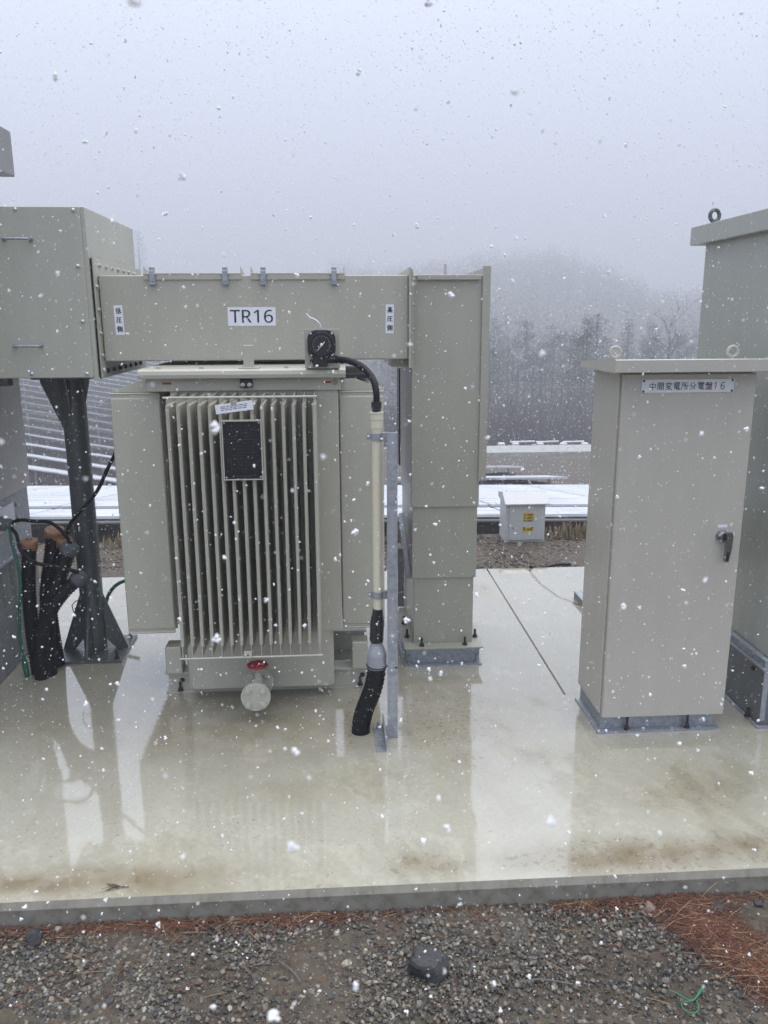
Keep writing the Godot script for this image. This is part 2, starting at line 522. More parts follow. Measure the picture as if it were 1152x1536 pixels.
func build_ground() -> void:
	var xs := [-300.0, -220, -160, -120, -95, -75, -60, -50, -42, -36, -31, -27, -23.5, -20, -17, -14.5, -12, -10, -8.4, -7, -6, -5, -4.2, -3.5]
	var x := -3.0
	while x < 3.6:
		xs.append(x); x += 0.12
	for q in [4.0, 4.7, 5.5, 6.5, 7.7, 9, 10.5, 12, 14, 16, 18.5, 21, 24, 27, 31, 36, 42, 50, 60, 75, 95, 120, 150, 190, 240, 300]: xs.append(q)
	var zs := [8.0, 4, 2, 1, 0.4, 0, -0.3, -0.6]
	var z := -0.8
	while z > -2.2:
		zs.append(z); z -= 0.06
	for q in [2.3, 3.5, 4.6, 5.0, 5.2, 5.4, 5.6, 5.8, 5.95, 6.1, 6.25, 6.4, 6.6, 6.8, 7.0, 7.3, 7.7, 8.2, 9, 10, 11.5, 13, 14.5, 16, 18, 20, 22, 24, 26, 28.5, 31, 33, 35, 37, 39, 42, 46, 50, 55, 60, 66, 73, 81, 90, 100, 112, 126, 142, 160, 180, 200, 222, 245, 270, 300, 340, 390]: zs.append(-q)
	var relief := FastNoiseLite.new()
	relief.seed = 5; relief.frequency = 1.6; relief.fractal_octaves = 3
	var mb := MB.new()
	mb.tinted = true
	var P := []
	var C := []
	for zz in zs:
		var row := []
		var crow := []
		for xx in xs:
			var d: float = -zz
			var y := land(xx, zz)
			if d < 6.2: y += relief.get_noise_2d(xx, zz) * 0.012
			elif d > 16: y += relief.get_noise_2d(xx * 0.1, zz * 0.1) * 0.25
			var c := Color(0.090, 0.073, 0.053)
			row.append(Vector3(xx, y, zz)); crow.append(c)
		P.append(row); C.append(crow)
	for i in zs.size() - 1:
		for j in xs.size() - 1:
			var q := [P[i + 1][j], P[i][j], P[i][j + 1], P[i + 1][j + 1]]
			var cc := [C[i + 1][j], C[i][j], C[i][j + 1], C[i + 1][j + 1]]
			var nn: Vector3 = (q[2] - q[0]).cross(q[3] - q[1]).normalized()
			for k in [0, 2, 1, 0, 3, 2]:
				mb.tint = cc[k]
				mb.vert(q[k], nn)
	structure("ground", mb, M.ground, "brown gravelly soil falling away from the slab into a valley")

func build_slab() -> void:
	var x0 := -3.5; var x1 := 4.0; var z0 := -5.07; var z1 := -2.045
	var W := 1536; var H := 640
	var nz := func(seed_: int, freq: float, oct: int, w: int, h: int) -> PackedByteArray:
		var f := FastNoiseLite.new()
		f.seed = seed_; f.frequency = freq; f.fractal_octaves = oct; f.noise_type = FastNoiseLite.TYPE_SIMPLEX_SMOOTH
		var im := f.get_image(w, h)
		im.convert(Image.FORMAT_L8)
		if w != W or h != H: im.resize(W, H, Image.INTERPOLATE_CUBIC)
		return im.get_data()
	var broad: PackedByteArray = nz.call(101, 0.006, 4, W, H)
	var mid: PackedByteArray = nz.call(102, 0.03, 4, W, H)
	var fine: PackedByteArray = nz.call(103, 0.16, 3, W, H)
	var brush: PackedByteArray = nz.call(104, 0.05, 3, W, 40)
	var stains_and_shade := [[-0.75, -2.13, 0.36, 0.055, 1.0], [-0.55, -2.11, 0.10, 0.07, 1.0], [-1.3, -2.12, 0.3, 0.05, 0.8], [0.25, -2.13, 0.14, 0.06, 0.55], [0.9, -2.13, 0.34, 0.07, 0.9], [1.3, -2.15, 0.3, 0.07, 0.8], [0.28, -2.95, 0.18, 0.2, 0.35], [-0.15, -2.55, 0.3, 0.1, 0.25], [1.2, -2.45, 0.3, 0.14, 0.3], [-0.35, -3.05, 0.6, 0.25, 0.55], [0.45, -3.0, 0.3, 0.4, 0.35], [2.1, -2.2, 0.4, 0.08, 0.8]]  # also holds shade painted as a broad patch under the transformer front
	var trail := [Vector2(1.25, -5.05), Vector2(1.255, -4.75), Vector2(1.30, -4.5), Vector2(1.38, -4.35)]
	var cb := PackedByteArray(); cb.resize(W * H * 3)
	var rb := PackedByteArray(); rb.resize(W * H)
	var bb := PackedByteArray(); bb.resize(W * H)
	var arc := FastNoiseLite.new()
	arc.seed = 106; arc.frequency = 1.0; arc.fractal_octaves = 3
	var cob := PackedByteArray(); cob.resize(W * H)
	var wob := PackedByteArray()
	wob = nz.call(105, 0.045, 2, W, H)
	for j in H:
		var z := z0 + (z1 - z0) * (j + 0.5) / H
		for i in W:
			var k := j * W + i
			var x := x0 + (x1 - x0) * (i + 0.5) / W
			var b := broad[k] / 255.0
			var m := mid[k] / 255.0
			var f := fine[k] / 255.0
			var rx := x + 1.9
			var rz := z + 1.1
			var s := 0.5 * brush[k] / 255.0 + 0.5 * (0.5 + 0.8 * arc.get_noise_2d(sqrt(rx * rx + rz * rz) * 16.0 + m * 1.2, atan2(rz, rx) * 2.0))
			var g := 0.74 + 0.42 * b + 0.22 * (m - 0.5) + 0.15 * (f - 0.5) + 0.36 * (s - 0.5)
			var c := Color(0.40, 0.385, 0.315).lerp(Color(0.33, 0.305, 0.22), clampf((0.5 - b) * 2.0, 0, 1)) * g
			# sheets of standing water with sharp edges, thinning out towards the front edge
			var wet := smoothstep(0.40, 0.44, b * 0.5 + m * 0.35 + (s - 0.5) * 0.25 + 0.20 * (1.0 - smoothstep(-3.1, -2.2, z)))
			var soaked := smoothstep(0.30, 0.74, b * 0.55 + m * 0.25 + (s - 0.5) * 0.35 + 0.20 * (1.0 - smoothstep(-3.3, -2.3, z)))
			c = c * Color(1.22, 1.225, 1.23).lerp(Color(0.86, 0.855, 0.835), soaked) * (1.0 - 0.05 * wet)
			var st := 0.0
			for q in stains_and_shade:
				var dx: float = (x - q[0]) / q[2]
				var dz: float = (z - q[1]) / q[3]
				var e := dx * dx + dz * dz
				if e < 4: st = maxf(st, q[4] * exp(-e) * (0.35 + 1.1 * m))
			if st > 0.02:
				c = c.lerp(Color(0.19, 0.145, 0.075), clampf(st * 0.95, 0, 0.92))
				if f > 0.7 and st > 0.2 and x > 0.0: c = c.lerp(Color(0.09, 0.068, 0.04), 0.4)
			elif f > 0.80: c = c * 0.72
			if z < -4.2 and x > 1.1 and x < 1.5:
				for t in trail.size() - 1:
					var p := Geometry2D.get_closest_point_to_segment(Vector2(x, z), trail[t], trail[t + 1])
					if p.distance_to(Vector2(x, z)) < 0.006 + 0.008 * m: c = Color(0.16, 0.13, 0.10)
			c = c.linear_to_srgb()
			cb[k * 3] = int(clampf(c.r, 0, 1) * 255); cb[k * 3 + 1] = int(clampf(c.g, 0, 1) * 255); cb[k * 3 + 2] = int(clampf(c.b, 0, 1) * 255)
			cob[k] = int(255 * (0.45 + 0.55 * wet))
			rb[k] = int(clampf(lerpf(0.24, 0.06, wet) + 0.2 * st + 0.05 * (f - 0.4), 0.05, 0.6) * 255)
			bb[k] = int(clampf(0.5 + 0.5 * (wob[k] / 255.0 - 0.5) + 0.35 * (s - 0.5) + 0.05 * (f - 0.5), 0, 1) * 255)
	var sm := StandardMaterial3D.new()
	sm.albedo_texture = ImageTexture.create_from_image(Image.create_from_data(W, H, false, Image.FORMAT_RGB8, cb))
	sm.roughness = 1.0
	sm.roughness_texture = ImageTexture.create_from_image(Image.create_from_data(W, H, false, Image.FORMAT_L8, rb))
	sm.roughness_texture_channel = BaseMaterial3D.TEXTURE_CHANNEL_RED
	sm.metallic_specular = 0.70
	sm.clearcoat_enabled = true
	sm.clearcoat = 1.0
	sm.clearcoat_texture = ImageTexture.create_from_image(Image.create_from_data(W, H, false, Image.FORMAT_L8, cob))
	sm.clearcoat_roughness = 0.03
	sm.heightmap_enabled = true
	sm.heightmap_texture = ImageTexture.create_from_image(Image.create_from_data(W, H, false, Image.FORMAT_L8, bb))
	sm.heightmap_scale = 0.05
	var mb := MB.new()
	var sheet := func(ax: float, az: float, bx_: float, bz: float, y := 0.0) -> void:
		var q := [Vector3(ax, y, bz), Vector3(bx_, y, bz), Vector3(bx_, y, az), Vector3(ax, y, az)]
		for k in [0, 2, 1, 0, 3, 2]:
			mb.vert(q[k], Vector3.UP, Vector2((q[k].x - x0) / (x1 - x0), (q[k].z - z0) / (z1 - z0)))
	var gx0 := 0.980; var gx1 := 0.990; var gz := -3.22
	sheet.call(x0, z0, gx0, z1)
	sheet.call(gx1, z0, x1, z1)
	sheet.call(gx0, gz, gx1, z1)
	sheet.call(gx0, z0, gx1, gz, -0.02)
	mb.quad(Vector3(gx0, -0.02, gz), Vector3(gx0, -0.02, z0), Vector3(gx0, 0, z0), Vector3(gx0, 0, gz))
	mb.quad(Vector3(gx1, -0.02, z0), Vector3(gx1, -0.02, gz), Vector3(gx1, 0, gz), Vector3(gx1, 0, z0))
	mb.quad(Vector3(gx0, -0.02, gz), Vector3(gx0, 0, gz), Vector3(gx1, 0, gz), Vector3(gx1, -0.02, gz))
	var slab := structure("concrete_slab", mb, sm, "wet grey concrete slab with brown staining and a straight joint")
	# chamfer and faces
	var e := MB.new()
	var zf := z1 + 0.013
	e.quad(Vector3(x0, -0.018, zf), Vector3(x1, -0.018, zf), Vector3(x1, 0, z1), Vector3(x0, 0, z1))
	part(slab, "chamfer", e, M.concrete_edge)
	e = MB.new()
	e.quad(Vector3(x0, -0.3, zf), Vector3(x1, -0.3, zf), Vector3(x1, -0.018, zf), Vector3(x0, -0.018, zf))
	e.quad(Vector3(x1, -0.3, z0), Vector3(x0, -0.3, z0), Vector3(x0, 0, z0), Vector3(x1, 0, z0))
	e.quad(Vector3(x0, -0.3, z0), Vector3(x0, -0.3, z1), Vector3(x0, 0, z1), Vector3(x0, 0, z0))
	e.quad(Vector3(x1, -0.3, z1), Vector3(x1, -0.3, z0), Vector3(x1, 0, z0), Vector3(x1, 0, z1))
	part(slab, "side_face", e, M.concrete_edge)

# ------------------------------------------------------------------ fasteners
func make_fasteners() -> void:
	var mb := MB.new()          # hex bolt head along +z
	var zt := Transform3D(Basis(Vector3.RIGHT, PI / 2), Vector3.ZERO)
	mb.lathe([Vector2(0.0, 0.0), Vector2(0.011, 0.0), Vector2(0.011, 0.002), Vector2(0.0, 0.002)], zt, 12)
	mb.lathe([Vector2(0.0085, 0.002), Vector2(0.0085, 0.008), Vector2(0.0, 0.009)], zt, 6)
	bolt_mesh = mb.mesh()
	mb = MB.new()               # round screw head with washer
	mb.lathe([Vector2(0.009, 0.0), Vector2(0.009, 0.002), Vector2(0.007, 0.0025), Vector2(0.0065, 0.005), Vector2(0.004, 0.007), Vector2(0.0, 0.0075)], zt, 12)
	screw_mesh = mb.mesh()
	mb = MB.new()               # anchor stud with nut, along +y
	mb.lathe([Vector2(0.013, 0.0), Vector2(0.013, 0.003), Vector2(0.0, 0.003)], Transform3D(), 12)
	mb.lathe([Vector2(0.010, 0.003), Vector2(0.010, 0.013), Vector2(0.0, 0.013)], Transform3D(), 6)
	mb.lathe([Vector2(0.0055, 0.013), Vector2(0.0055, 0.040), Vector2(0.0, 0.041)], Transform3D(), 8)
	stud_mesh = mb.mesh()

# ------------------------------------------------------------------ transformer
func build_transformer() -> void:
	var t := thing("transformer", "beige oil-filled transformer with tall cooling fins, red drain valve and dial gauge", "transformer", Vector3(-0.33, 0, -3.6))
	var zt := -3.28
	part(t, "tank", bx(Vector3(-0.645, 0.035, -3.98), Vector3(-0.02, 1.33, zt), 0.018), M.tank)
	# wider front wall above the skid
	var w := MB.new()
	w.bbox(Vector3(-0.645, 0.305, zt - 0.02), Vector3(0.018, 1.335, zt + 0.004), 0.003)
	part(t, "front_wall", w, M.tank)
	var band := part(t, "flange_band", bx(Vector3(-0.735, 1.328, zt - 0.03), Vector3(0.028, 1.378, zt + 0.018), 0.003), M.tank)
	for xx in [-0.707, 0.006]:
		var h := MB.new()
		h.cyl(Vector3(xx, 1.358, zt + 0.0175), Vector3(xx, 1.358, zt + 0.0195), 0.011, 0.011, 16)
		part(band, "lifting_hole", h, M.label if xx < -0.5 else M.crank)
	for xx in [-0.652, -0.026]:
		part(band, "red_sticker", bx(Vector3(xx - 0.017, 1.356, zt + 0.018), Vector3(xx + 0.017, 1.364, zt + 0.0188)), M.red)
	var clip := MB.new()
	clip.bbox(Vector3(-0.367, 1.341, zt + 0.018), Vector3(-0.318, 1.376, zt + 0.034), 0.004)
	var cl := part(t, "clip", clip, M.black)
	for s in [-0.356, -0.329]: shared(cl, "screw", screw_mesh, M.steel, Vector3(s, 1.352, zt + 0.034))
	# lid with rolled edge
	var lid := MB.new()
	var prof := PackedVector2Array([Vector2(-3.225, 1.378), Vector2(-3.218, 1.382), Vector2(-3.215, 1.395), Vector2(-3.219, 1.409), Vector2(-3.232, 1.416), Vector2(-4.05, 1.416), Vector2(-4.05, 1.378)])
	lid.prism(prof, 0.80, Transform3D(Basis(Vector3(0, 0, 1), Vector3.UP, Vector3(-1, 0, 0)), Vector3(0.048, 0, 0)))
	var lidp := part(t, "lid", lid, M.tank)
	for k in 5:
		shared(lidp, "bolt", bolt_mesh, M.tank, Vector3(-0.68 + k * 0.165, 1.416, -3.26), Basis(Vector3.RIGHT, -PI / 2))
	# lifting lug on the lid
	var lug := MB.new()
	lug.bbox(Vector3(-0.350, 1.416, -3.262), Vector3(-0.309, 1.506, -3.254), 0.002)
	lug.box(Vector3(-0.340, 1.417, -3.33), Vector3(-0.332, 1.490, -3.263))
	lug.bbox(Vector3(-0.368, 1.4165, -3.30), Vector3(-0.29, 1.421, -3.235), 0.001)
	part(t, "lifting_lug", lug, M.tank)
	# front fins
	var n := 15
	var fa := -0.612; var fb := -0.074
	var zf := -3.03
	var fm := MB.new()
	fm.box(Vector3(-0.001, 0.305, zt), Vector3(0.001, 1.325, zf + 0.003))
	fm.bbox(Vector3(-0.0062, 0.345, zt + 0.01), Vector3(0.0062, 1.300, zf), 0.0055)
	var fmesh := fm.mesh(Vector3(0, 0, zf))
	for i in n:
		var xx := lerpf(fa, fb, i / float(n - 1))
		shared(t, "fin", fmesh, M.tank, Vector3(xx, 0, zf))
	for yy in [1.325, 0.302]:
		var bar := MB.new()
		bar.cyl(Vector3(fa - 0.012, yy, zf + 0.004), Vector3(fb + 0.012, yy, zf + 0.004), 0.0042, 0.0042, 8)
		part(t, "fin_bar", bar, M.tank)
	var tab := MB.new()
	tab.bbox(Vector3(-0.372, 0.300, zf + 0.008), Vector3(-0.342, 0.330, zf + 0.012), 0.001)
	var tb := part(t, "bracket_tab", tab, M.tank)
	var th := MB.new()
	th.box(Vector3(-0.361, 0.312, zf + 0.0115), Vector3(-0.353, 0.316, zf + 0.0127))
	part(tb, "slot", th, M.black)
	# nameplate on a frame over the fins
	var np := part(t, "nameplate", bx(Vector3(-0.415, 1.018, zf + 0.008), Vector3(-0.268, 1.243, zf + 0.013)), M.tank)
	var rim := MB.new()
	rim.box(Vector3(-0.415, 1.018, zf + 0.013), Vector3(-0.411, 1.243, zf + 0.019)); rim.box(Vector3(-0.272, 1.018, zf + 0.013), Vector3(-0.268, 1.243, zf + 0.019))
	rim.box(Vector3(-0.411, 1.018, zf + 0.013), Vector3(-0.272, 1.022, zf + 0.019)); rim.box(Vector3(-0.411, 1.238, zf + 0.013), Vector3(-0.272, 1.243, zf + 0.021))
	part(np, "plate_frame", rim, M.tank)
	part(np, "black_plate", bx(Vector3(-0.411, 1.022, zf + 0.013), Vector3(-0.272, 1.238, zf + 0.0145)), M.nameplate)
	for cx in [-0.405, -0.278]:
		for cy in [1.028, 1.232]:
			shared(np, "rivet", screw_mesh, M.steel, Vector3(cx, cy, zf + 0.0145), Basis().scaled(Vector3(0.4, 0.4, 0.4)))
	var txt := MB.new()
	rng.seed = 77
	var zt2 := zf + 0.0150
	for row in 13:
		var yy := 1.205 - row * 0.012
		var xx := -0.398
		while xx < -0.29:
			var ln := rng.randf_range(0.006, 0.022)
			if rng.randf() < 0.6: txt.box(Vector3(xx, yy, zt2 - 0.0004), Vector3(minf(xx + ln, -0.284), yy + 0.0022, zt2))
			xx += ln + 0.005
	for g in [[-0.385, 1.055, 0.0, 0.045], [-0.36, 1.06, 0.0, 0.04], [-0.345, 1.055, 0.0, 0.045], [-0.33, 1.055, 0.0, 0.045]]:
		txt.box(Vector3(g[0], g[1] - 0.004, zt2 - 0.0004), Vector3(g[0] + 0.0012, g[1] + g[3] - 0.004, zt2))
	txt.box(Vector3(-0.37, 1.031, zt2 - 0.0004), Vector3(-0.30, 1.0345, zt2))
	part(np, "lettering", txt, M.faint_ink).set_meta("kind", "stuff")
	# paper tag tied to the upper fin bar
	var tx := Transform3D(Basis(Vector3(0, 0, 1), 0.125), Vector3(-0.365, 1.291, zf + 0.012))
	var tg := MB.new()
	tg.bbox_t(Vector3(-0.069, -0.0185, 0), Vector3(0.069, 0.0155, 0.0012), 0.0003, tx)
	var tag := part(t, "paper_tag", tg, M.label)
	var tp := MB.new()
	for row in 3:
		var xx := -0.05
		while xx < 0.045:
			var ln := rng.randf_range(0.008, 0.02)
			var q := [Vector3(xx, 0.004 - row * 0.006, 0.0015), Vector3(minf(xx + ln, 0.05), 0.004 - row * 0.006, 0.0015), Vector3(minf(xx + ln, 0.05), 0.0063 - row * 0.006, 0.0015), Vector3(xx, 0.0063 - row * 0.006, 0.0015)]
			tp.quad(tx * q[0], tx * q[1], tx * q[2], tx * q[3])
			xx += ln + 0.003
	part(tag, "lettering", tp, M.ink).set_meta("kind", "stuff")
	var cp := MB.new()
	cp.bbox_t(Vector3(-0.010, 0.010, 0.0008), Vector3(0.010, 0.018, 0.004), 0.001, tx)
	cp.tube([tx * Vector3(-0.004, 0.016, 0.002), tx * Vector3(-0.004, 0.036, -0.004)], [0.0012, 0.0012], 6)
	part(tag, "clip", cp, M.crank)
	# side radiators: flat fins standing one behind another
	for side in [-1, 1]:
		var xi := -0.695 if side < 0 else 0.020
		var xo := -0.893 if side < 0 else 0.203
		var rad := MB.new()
		var x_lo := minf(xi, xo); var x_hi := maxf(xi, xo)
		rad.bbox(Vector3(x_lo, 0.315, -0.006), Vector3(x_hi, 1.300, 0.006), 0.005)
		rad.box(Vector3(x_lo, 0.298, -0.001), Vector3(x_hi, 1.318, 0.001))
		rad.bbox(Vector3(x_lo, 0.296, -0.004), Vector3(x_hi, 0.304, 0.004), 0.003)
		rad.bbox(Vector3(x_lo, 1.312, -0.004), Vector3(x_hi, 1.320, 0.005), 0.003)
		var rm := rad.mesh()
		for k in 13:
			shared(t, "side_fin", rm, M.tank, Vector3(0, 0, -3.325 - k * 0.052))
		# sloping cover strip from the fin tops up to the lid
		var sc := MB.new()
		var po := [Vector3(xo, 1.322, -3.315), Vector3(xi, 1.322, -3.315), Vector3(xi, 1.372, -3.33), Vector3(xi + side * 0.02, 1.372, -3.33)]
		sc.prism(PackedVector2Array([Vector2(xo, 1.322), Vector2(xi, 1.322), Vector2(xi, 1.368), Vector2(xi + side * 0.07, 1.368)]), 0.62, Transform3D(Basis(), Vector3(0, 0, -3.945)))
		part(t, "radiator_top", sc, M.tank)
	var gk := MB.new()
	gk.box(Vector3(0.025, 1.3685, -3.94), Vector3(0.155, 1.384, -3.34))
	part(t, "rubber_gasket", gk, M.black)
	# skid of channel steel
	for z in [-3.36, -3.80]:
		var sk := MB.new()
		sk.box(Vector3(-0.76, 0.0, z - 0.075), Vector3(0.14, 0.008, z)); sk.box(Vector3(-0.76, 0.092, z - 0.075), Vector3(0.14, 0.10, z + 0.012))
		sk.box(Vector3(-0.75, 0.008, z - 0.075), Vector3(0.13, 0.092, z - 0.012))
		part(t, "skid_channel", sk, M.tank)
	for xx in [-0.72, 0.09]:
		var ft := MB.new()
		ft.bbox(Vector3(xx - 0.03, 0.10, -3.42), Vector3(xx + 0.04, 0.225, -3.335), 0.004)
		part(t, "jacking_pad", ft, M.tank)
	for xx in [-0.70, 0.095]:
		shared(t, "anchor_bolt", stud_mesh, M.rust, Vector3(xx, 0.008, -3.365))
		shared(t, "anchor_bolt", bolt_mesh, M.rust, Vector3(xx + 0.01, 0.055, -3.371))
	# drain valve
	var v := part(t, "drain_valve", _cyl(Vector3(-0.336, 0.112, -3.285), Vector3(-0.336, 0.118, -3.06), 0.032), M.tank)
	var disc := func(c: Vector3, r: float, th_: float) -> MB:
		var m := MB.new()
		var f := Transform3D(Basis(Vector3.RIGHT, PI / 2), c)
		m.lathe([Vector2(0, -th_), Vector2(r, -th_), Vector2(r, -0.002), Vector2(r - 0.002, 0), Vector2(0, 0)], f, 32)
		return m
	part(v, "blank_flange", disc.call(Vector3(-0.337, 0.118, -3.045), 0.060, 0.018), M.tank)
	part(v, "rear_flange", disc.call(Vector3(-0.336, 0.113, -3.20), 0.060, 0.018), M.tank)
	for s in [[-1, -1], [1, -1], [1, 1], [-1, 1]]:
		shared(v, "bolt", bolt_mesh, M.tank, Vector3(-0.337 + s[0] * 0.031, 0.118 + s[1] * 0.031, -3.045), Basis().scaled(Vector3(1.45, 1.45, 1.5)))
		shared(v, "bolt", bolt_mesh, M.tank, Vector3(-0.336 + s[0] * 0.033, 0.113 + s[1] * 0.033, -3.20), Basis().scaled(Vector3(1.45, 1.45, 1.5)))
	var st := MB.new()
	st.lathe([Vector2(0.020, 0.0), Vector2(0.020, 0.018), Vector2(0.013, 0.024), Vector2(0.013, 0.045), Vector2(0.007, 0.047), Vector2(0.007, 0.078), Vector2(0, 0.079)], Transform3D(Basis(), Vector3(-0.333, 0.146, -3.13)), 12)
	part(v, "stem", st, M.tank)
	var hw := MB.new()
	var wc := Vector3(-0.333, 0.222, -3.13)
	var ring := []
	for k in 49:
		var a := TAU * k / 48.0
		var r := 0.036 + 0.0025 * cos(a * 8)
		ring.append(wc + Vector3(cos(a) * r, 0, sin(a) * r))
	var rr := []
	for k in 49: rr.append(0.0062)
	hw.tube(ring, rr, 8, false)
	for k in 4:
		var a := TAU * k / 4 + 0.5
		hw.tube([wc, wc + Vector3(cos(a), 0, sin(a)) * 0.035], [0.005, 0.004], 6)
	hw.cyl(wc - Vector3(0, 0.007, 0), wc + Vector3(0, 0.007, 0), 0.010, 0.010, 10)
	part(v, "handwheel", hw, M.red)
	# dial gauge on an angle plate
	var gz := -3.215
	var gp := part(t, "gauge_bracket", bx(Vector3(-0.109, 1.4165, gz - 0.004), Vector3(0.027, 1.566, gz), 0.001), M.duct)
	part(gp, "bracket_foot", bx(Vector3(-0.105, 1.4165, gz - 0.06), Vector3(0.023, 1.4205, gz - 0.0041)), M.duct)
	var gc := Vector3(-0.043, 1.508, gz)
	var g := MB.new()
	var poly := PackedVector2Array()
	for k in 48:
		var a := TAU * k / 48
		var e := 3.4
		var cx := signf(cos(a)) * pow(absf(cos(a)), 2 / e); var cy := signf(sin(a)) * pow(absf(sin(a)), 2 / e)
		poly.append(Vector2(cx * 0.054, cy * 0.054))
	g.prism(poly, 0.040, Transform3D(Basis(), gc))
	g.lathe([Vector2(0.050, 0.0), Vector2(0.048, 0.007), Vector2(0.042, 0.008), Vector2(0.040, 0.003), Vector2(0.0, 0.003)], Transform3D(Basis(Vector3.RIGHT, PI / 2), gc + Vector3(0, 0, 0.040)), 32)
	g.bbox(Vector3(gc.x - 0.034, 1.424, gz), Vector3(gc.x + 0.022, 1.462, gz + 0.034), 0.003)
	g.cyl(Vector3(gc.x - 0.046, 1.445, gz + 0.017), Vector3(gc.x - 0.030, 1.445, gz + 0.017), 0.006, 0.008, 10)
	var ga := part(t, "dial_gauge", g, M.black)
	for s in [[-1, -1], [1, -1], [1, 1], [-1, 1]]:
		shared(ga, "screw", screw_mesh, M.steel, gc + Vector3(s[0] * 0.040, s[1] * 0.041, 0.040), Basis().scaled(Vector3(0.45, 0.45, 0.45)))
	var dial := MB.new()
	for k in 25:
		var a := -PI * 0.25 + PI * 1.5 * k / 24
		var d := Vector3(cos(a), sin(a), 0)
		var s := d.cross(Vector3.BACK) * 0.0006
		var p0 := gc + d * (0.031 if k % 3 else 0.028) + Vector3(0, 0, 0.0436); var p1 := gc + d * 0.035 + Vector3(0, 0, 0.0436)
		if (p0 - p1).cross(s).z < 0: dial.quad(p0 + s, p0 - s, p1 - s, p1 + s)
		else: dial.quad(p0 - s, p0 + s, p1 + s, p1 - s)
	part(ga, "dial_marks", dial, M.pvc_grey)
	var nd := MB.new()
	nd.tube([gc + Vector3(0.012, 0.010, 0.046), gc + Vector3(-0.018, -0.024, 0.046)], [0.0022, 0.0008], 6)
	nd.lathe([Vector2(0.006, 0), Vector2(0.005, 0.003), Vector2(0, 0.004)], Transform3D(Basis(Vector3.RIGHT, PI / 2), gc + Vector3(0, 0, 0.045)), 12)
	part(ga, "pointer", nd, M.white_paint)
	part(t, "capillary_tube", cable([on_z(482, 496, -3.205), on_z(480, 487, -3.2), on_z(473, 480, -3.2), on_z(464, 476, -3.2), on_z(459, 470, -3.2)], 0.0035, 8, 0.01), M.plate)

func _cyl(a: Vector3, b: Vector3, r: float, seg := 16) -> MB:
	var m := MB.new()
	m.cyl(a, b, r, r, seg)
	return m

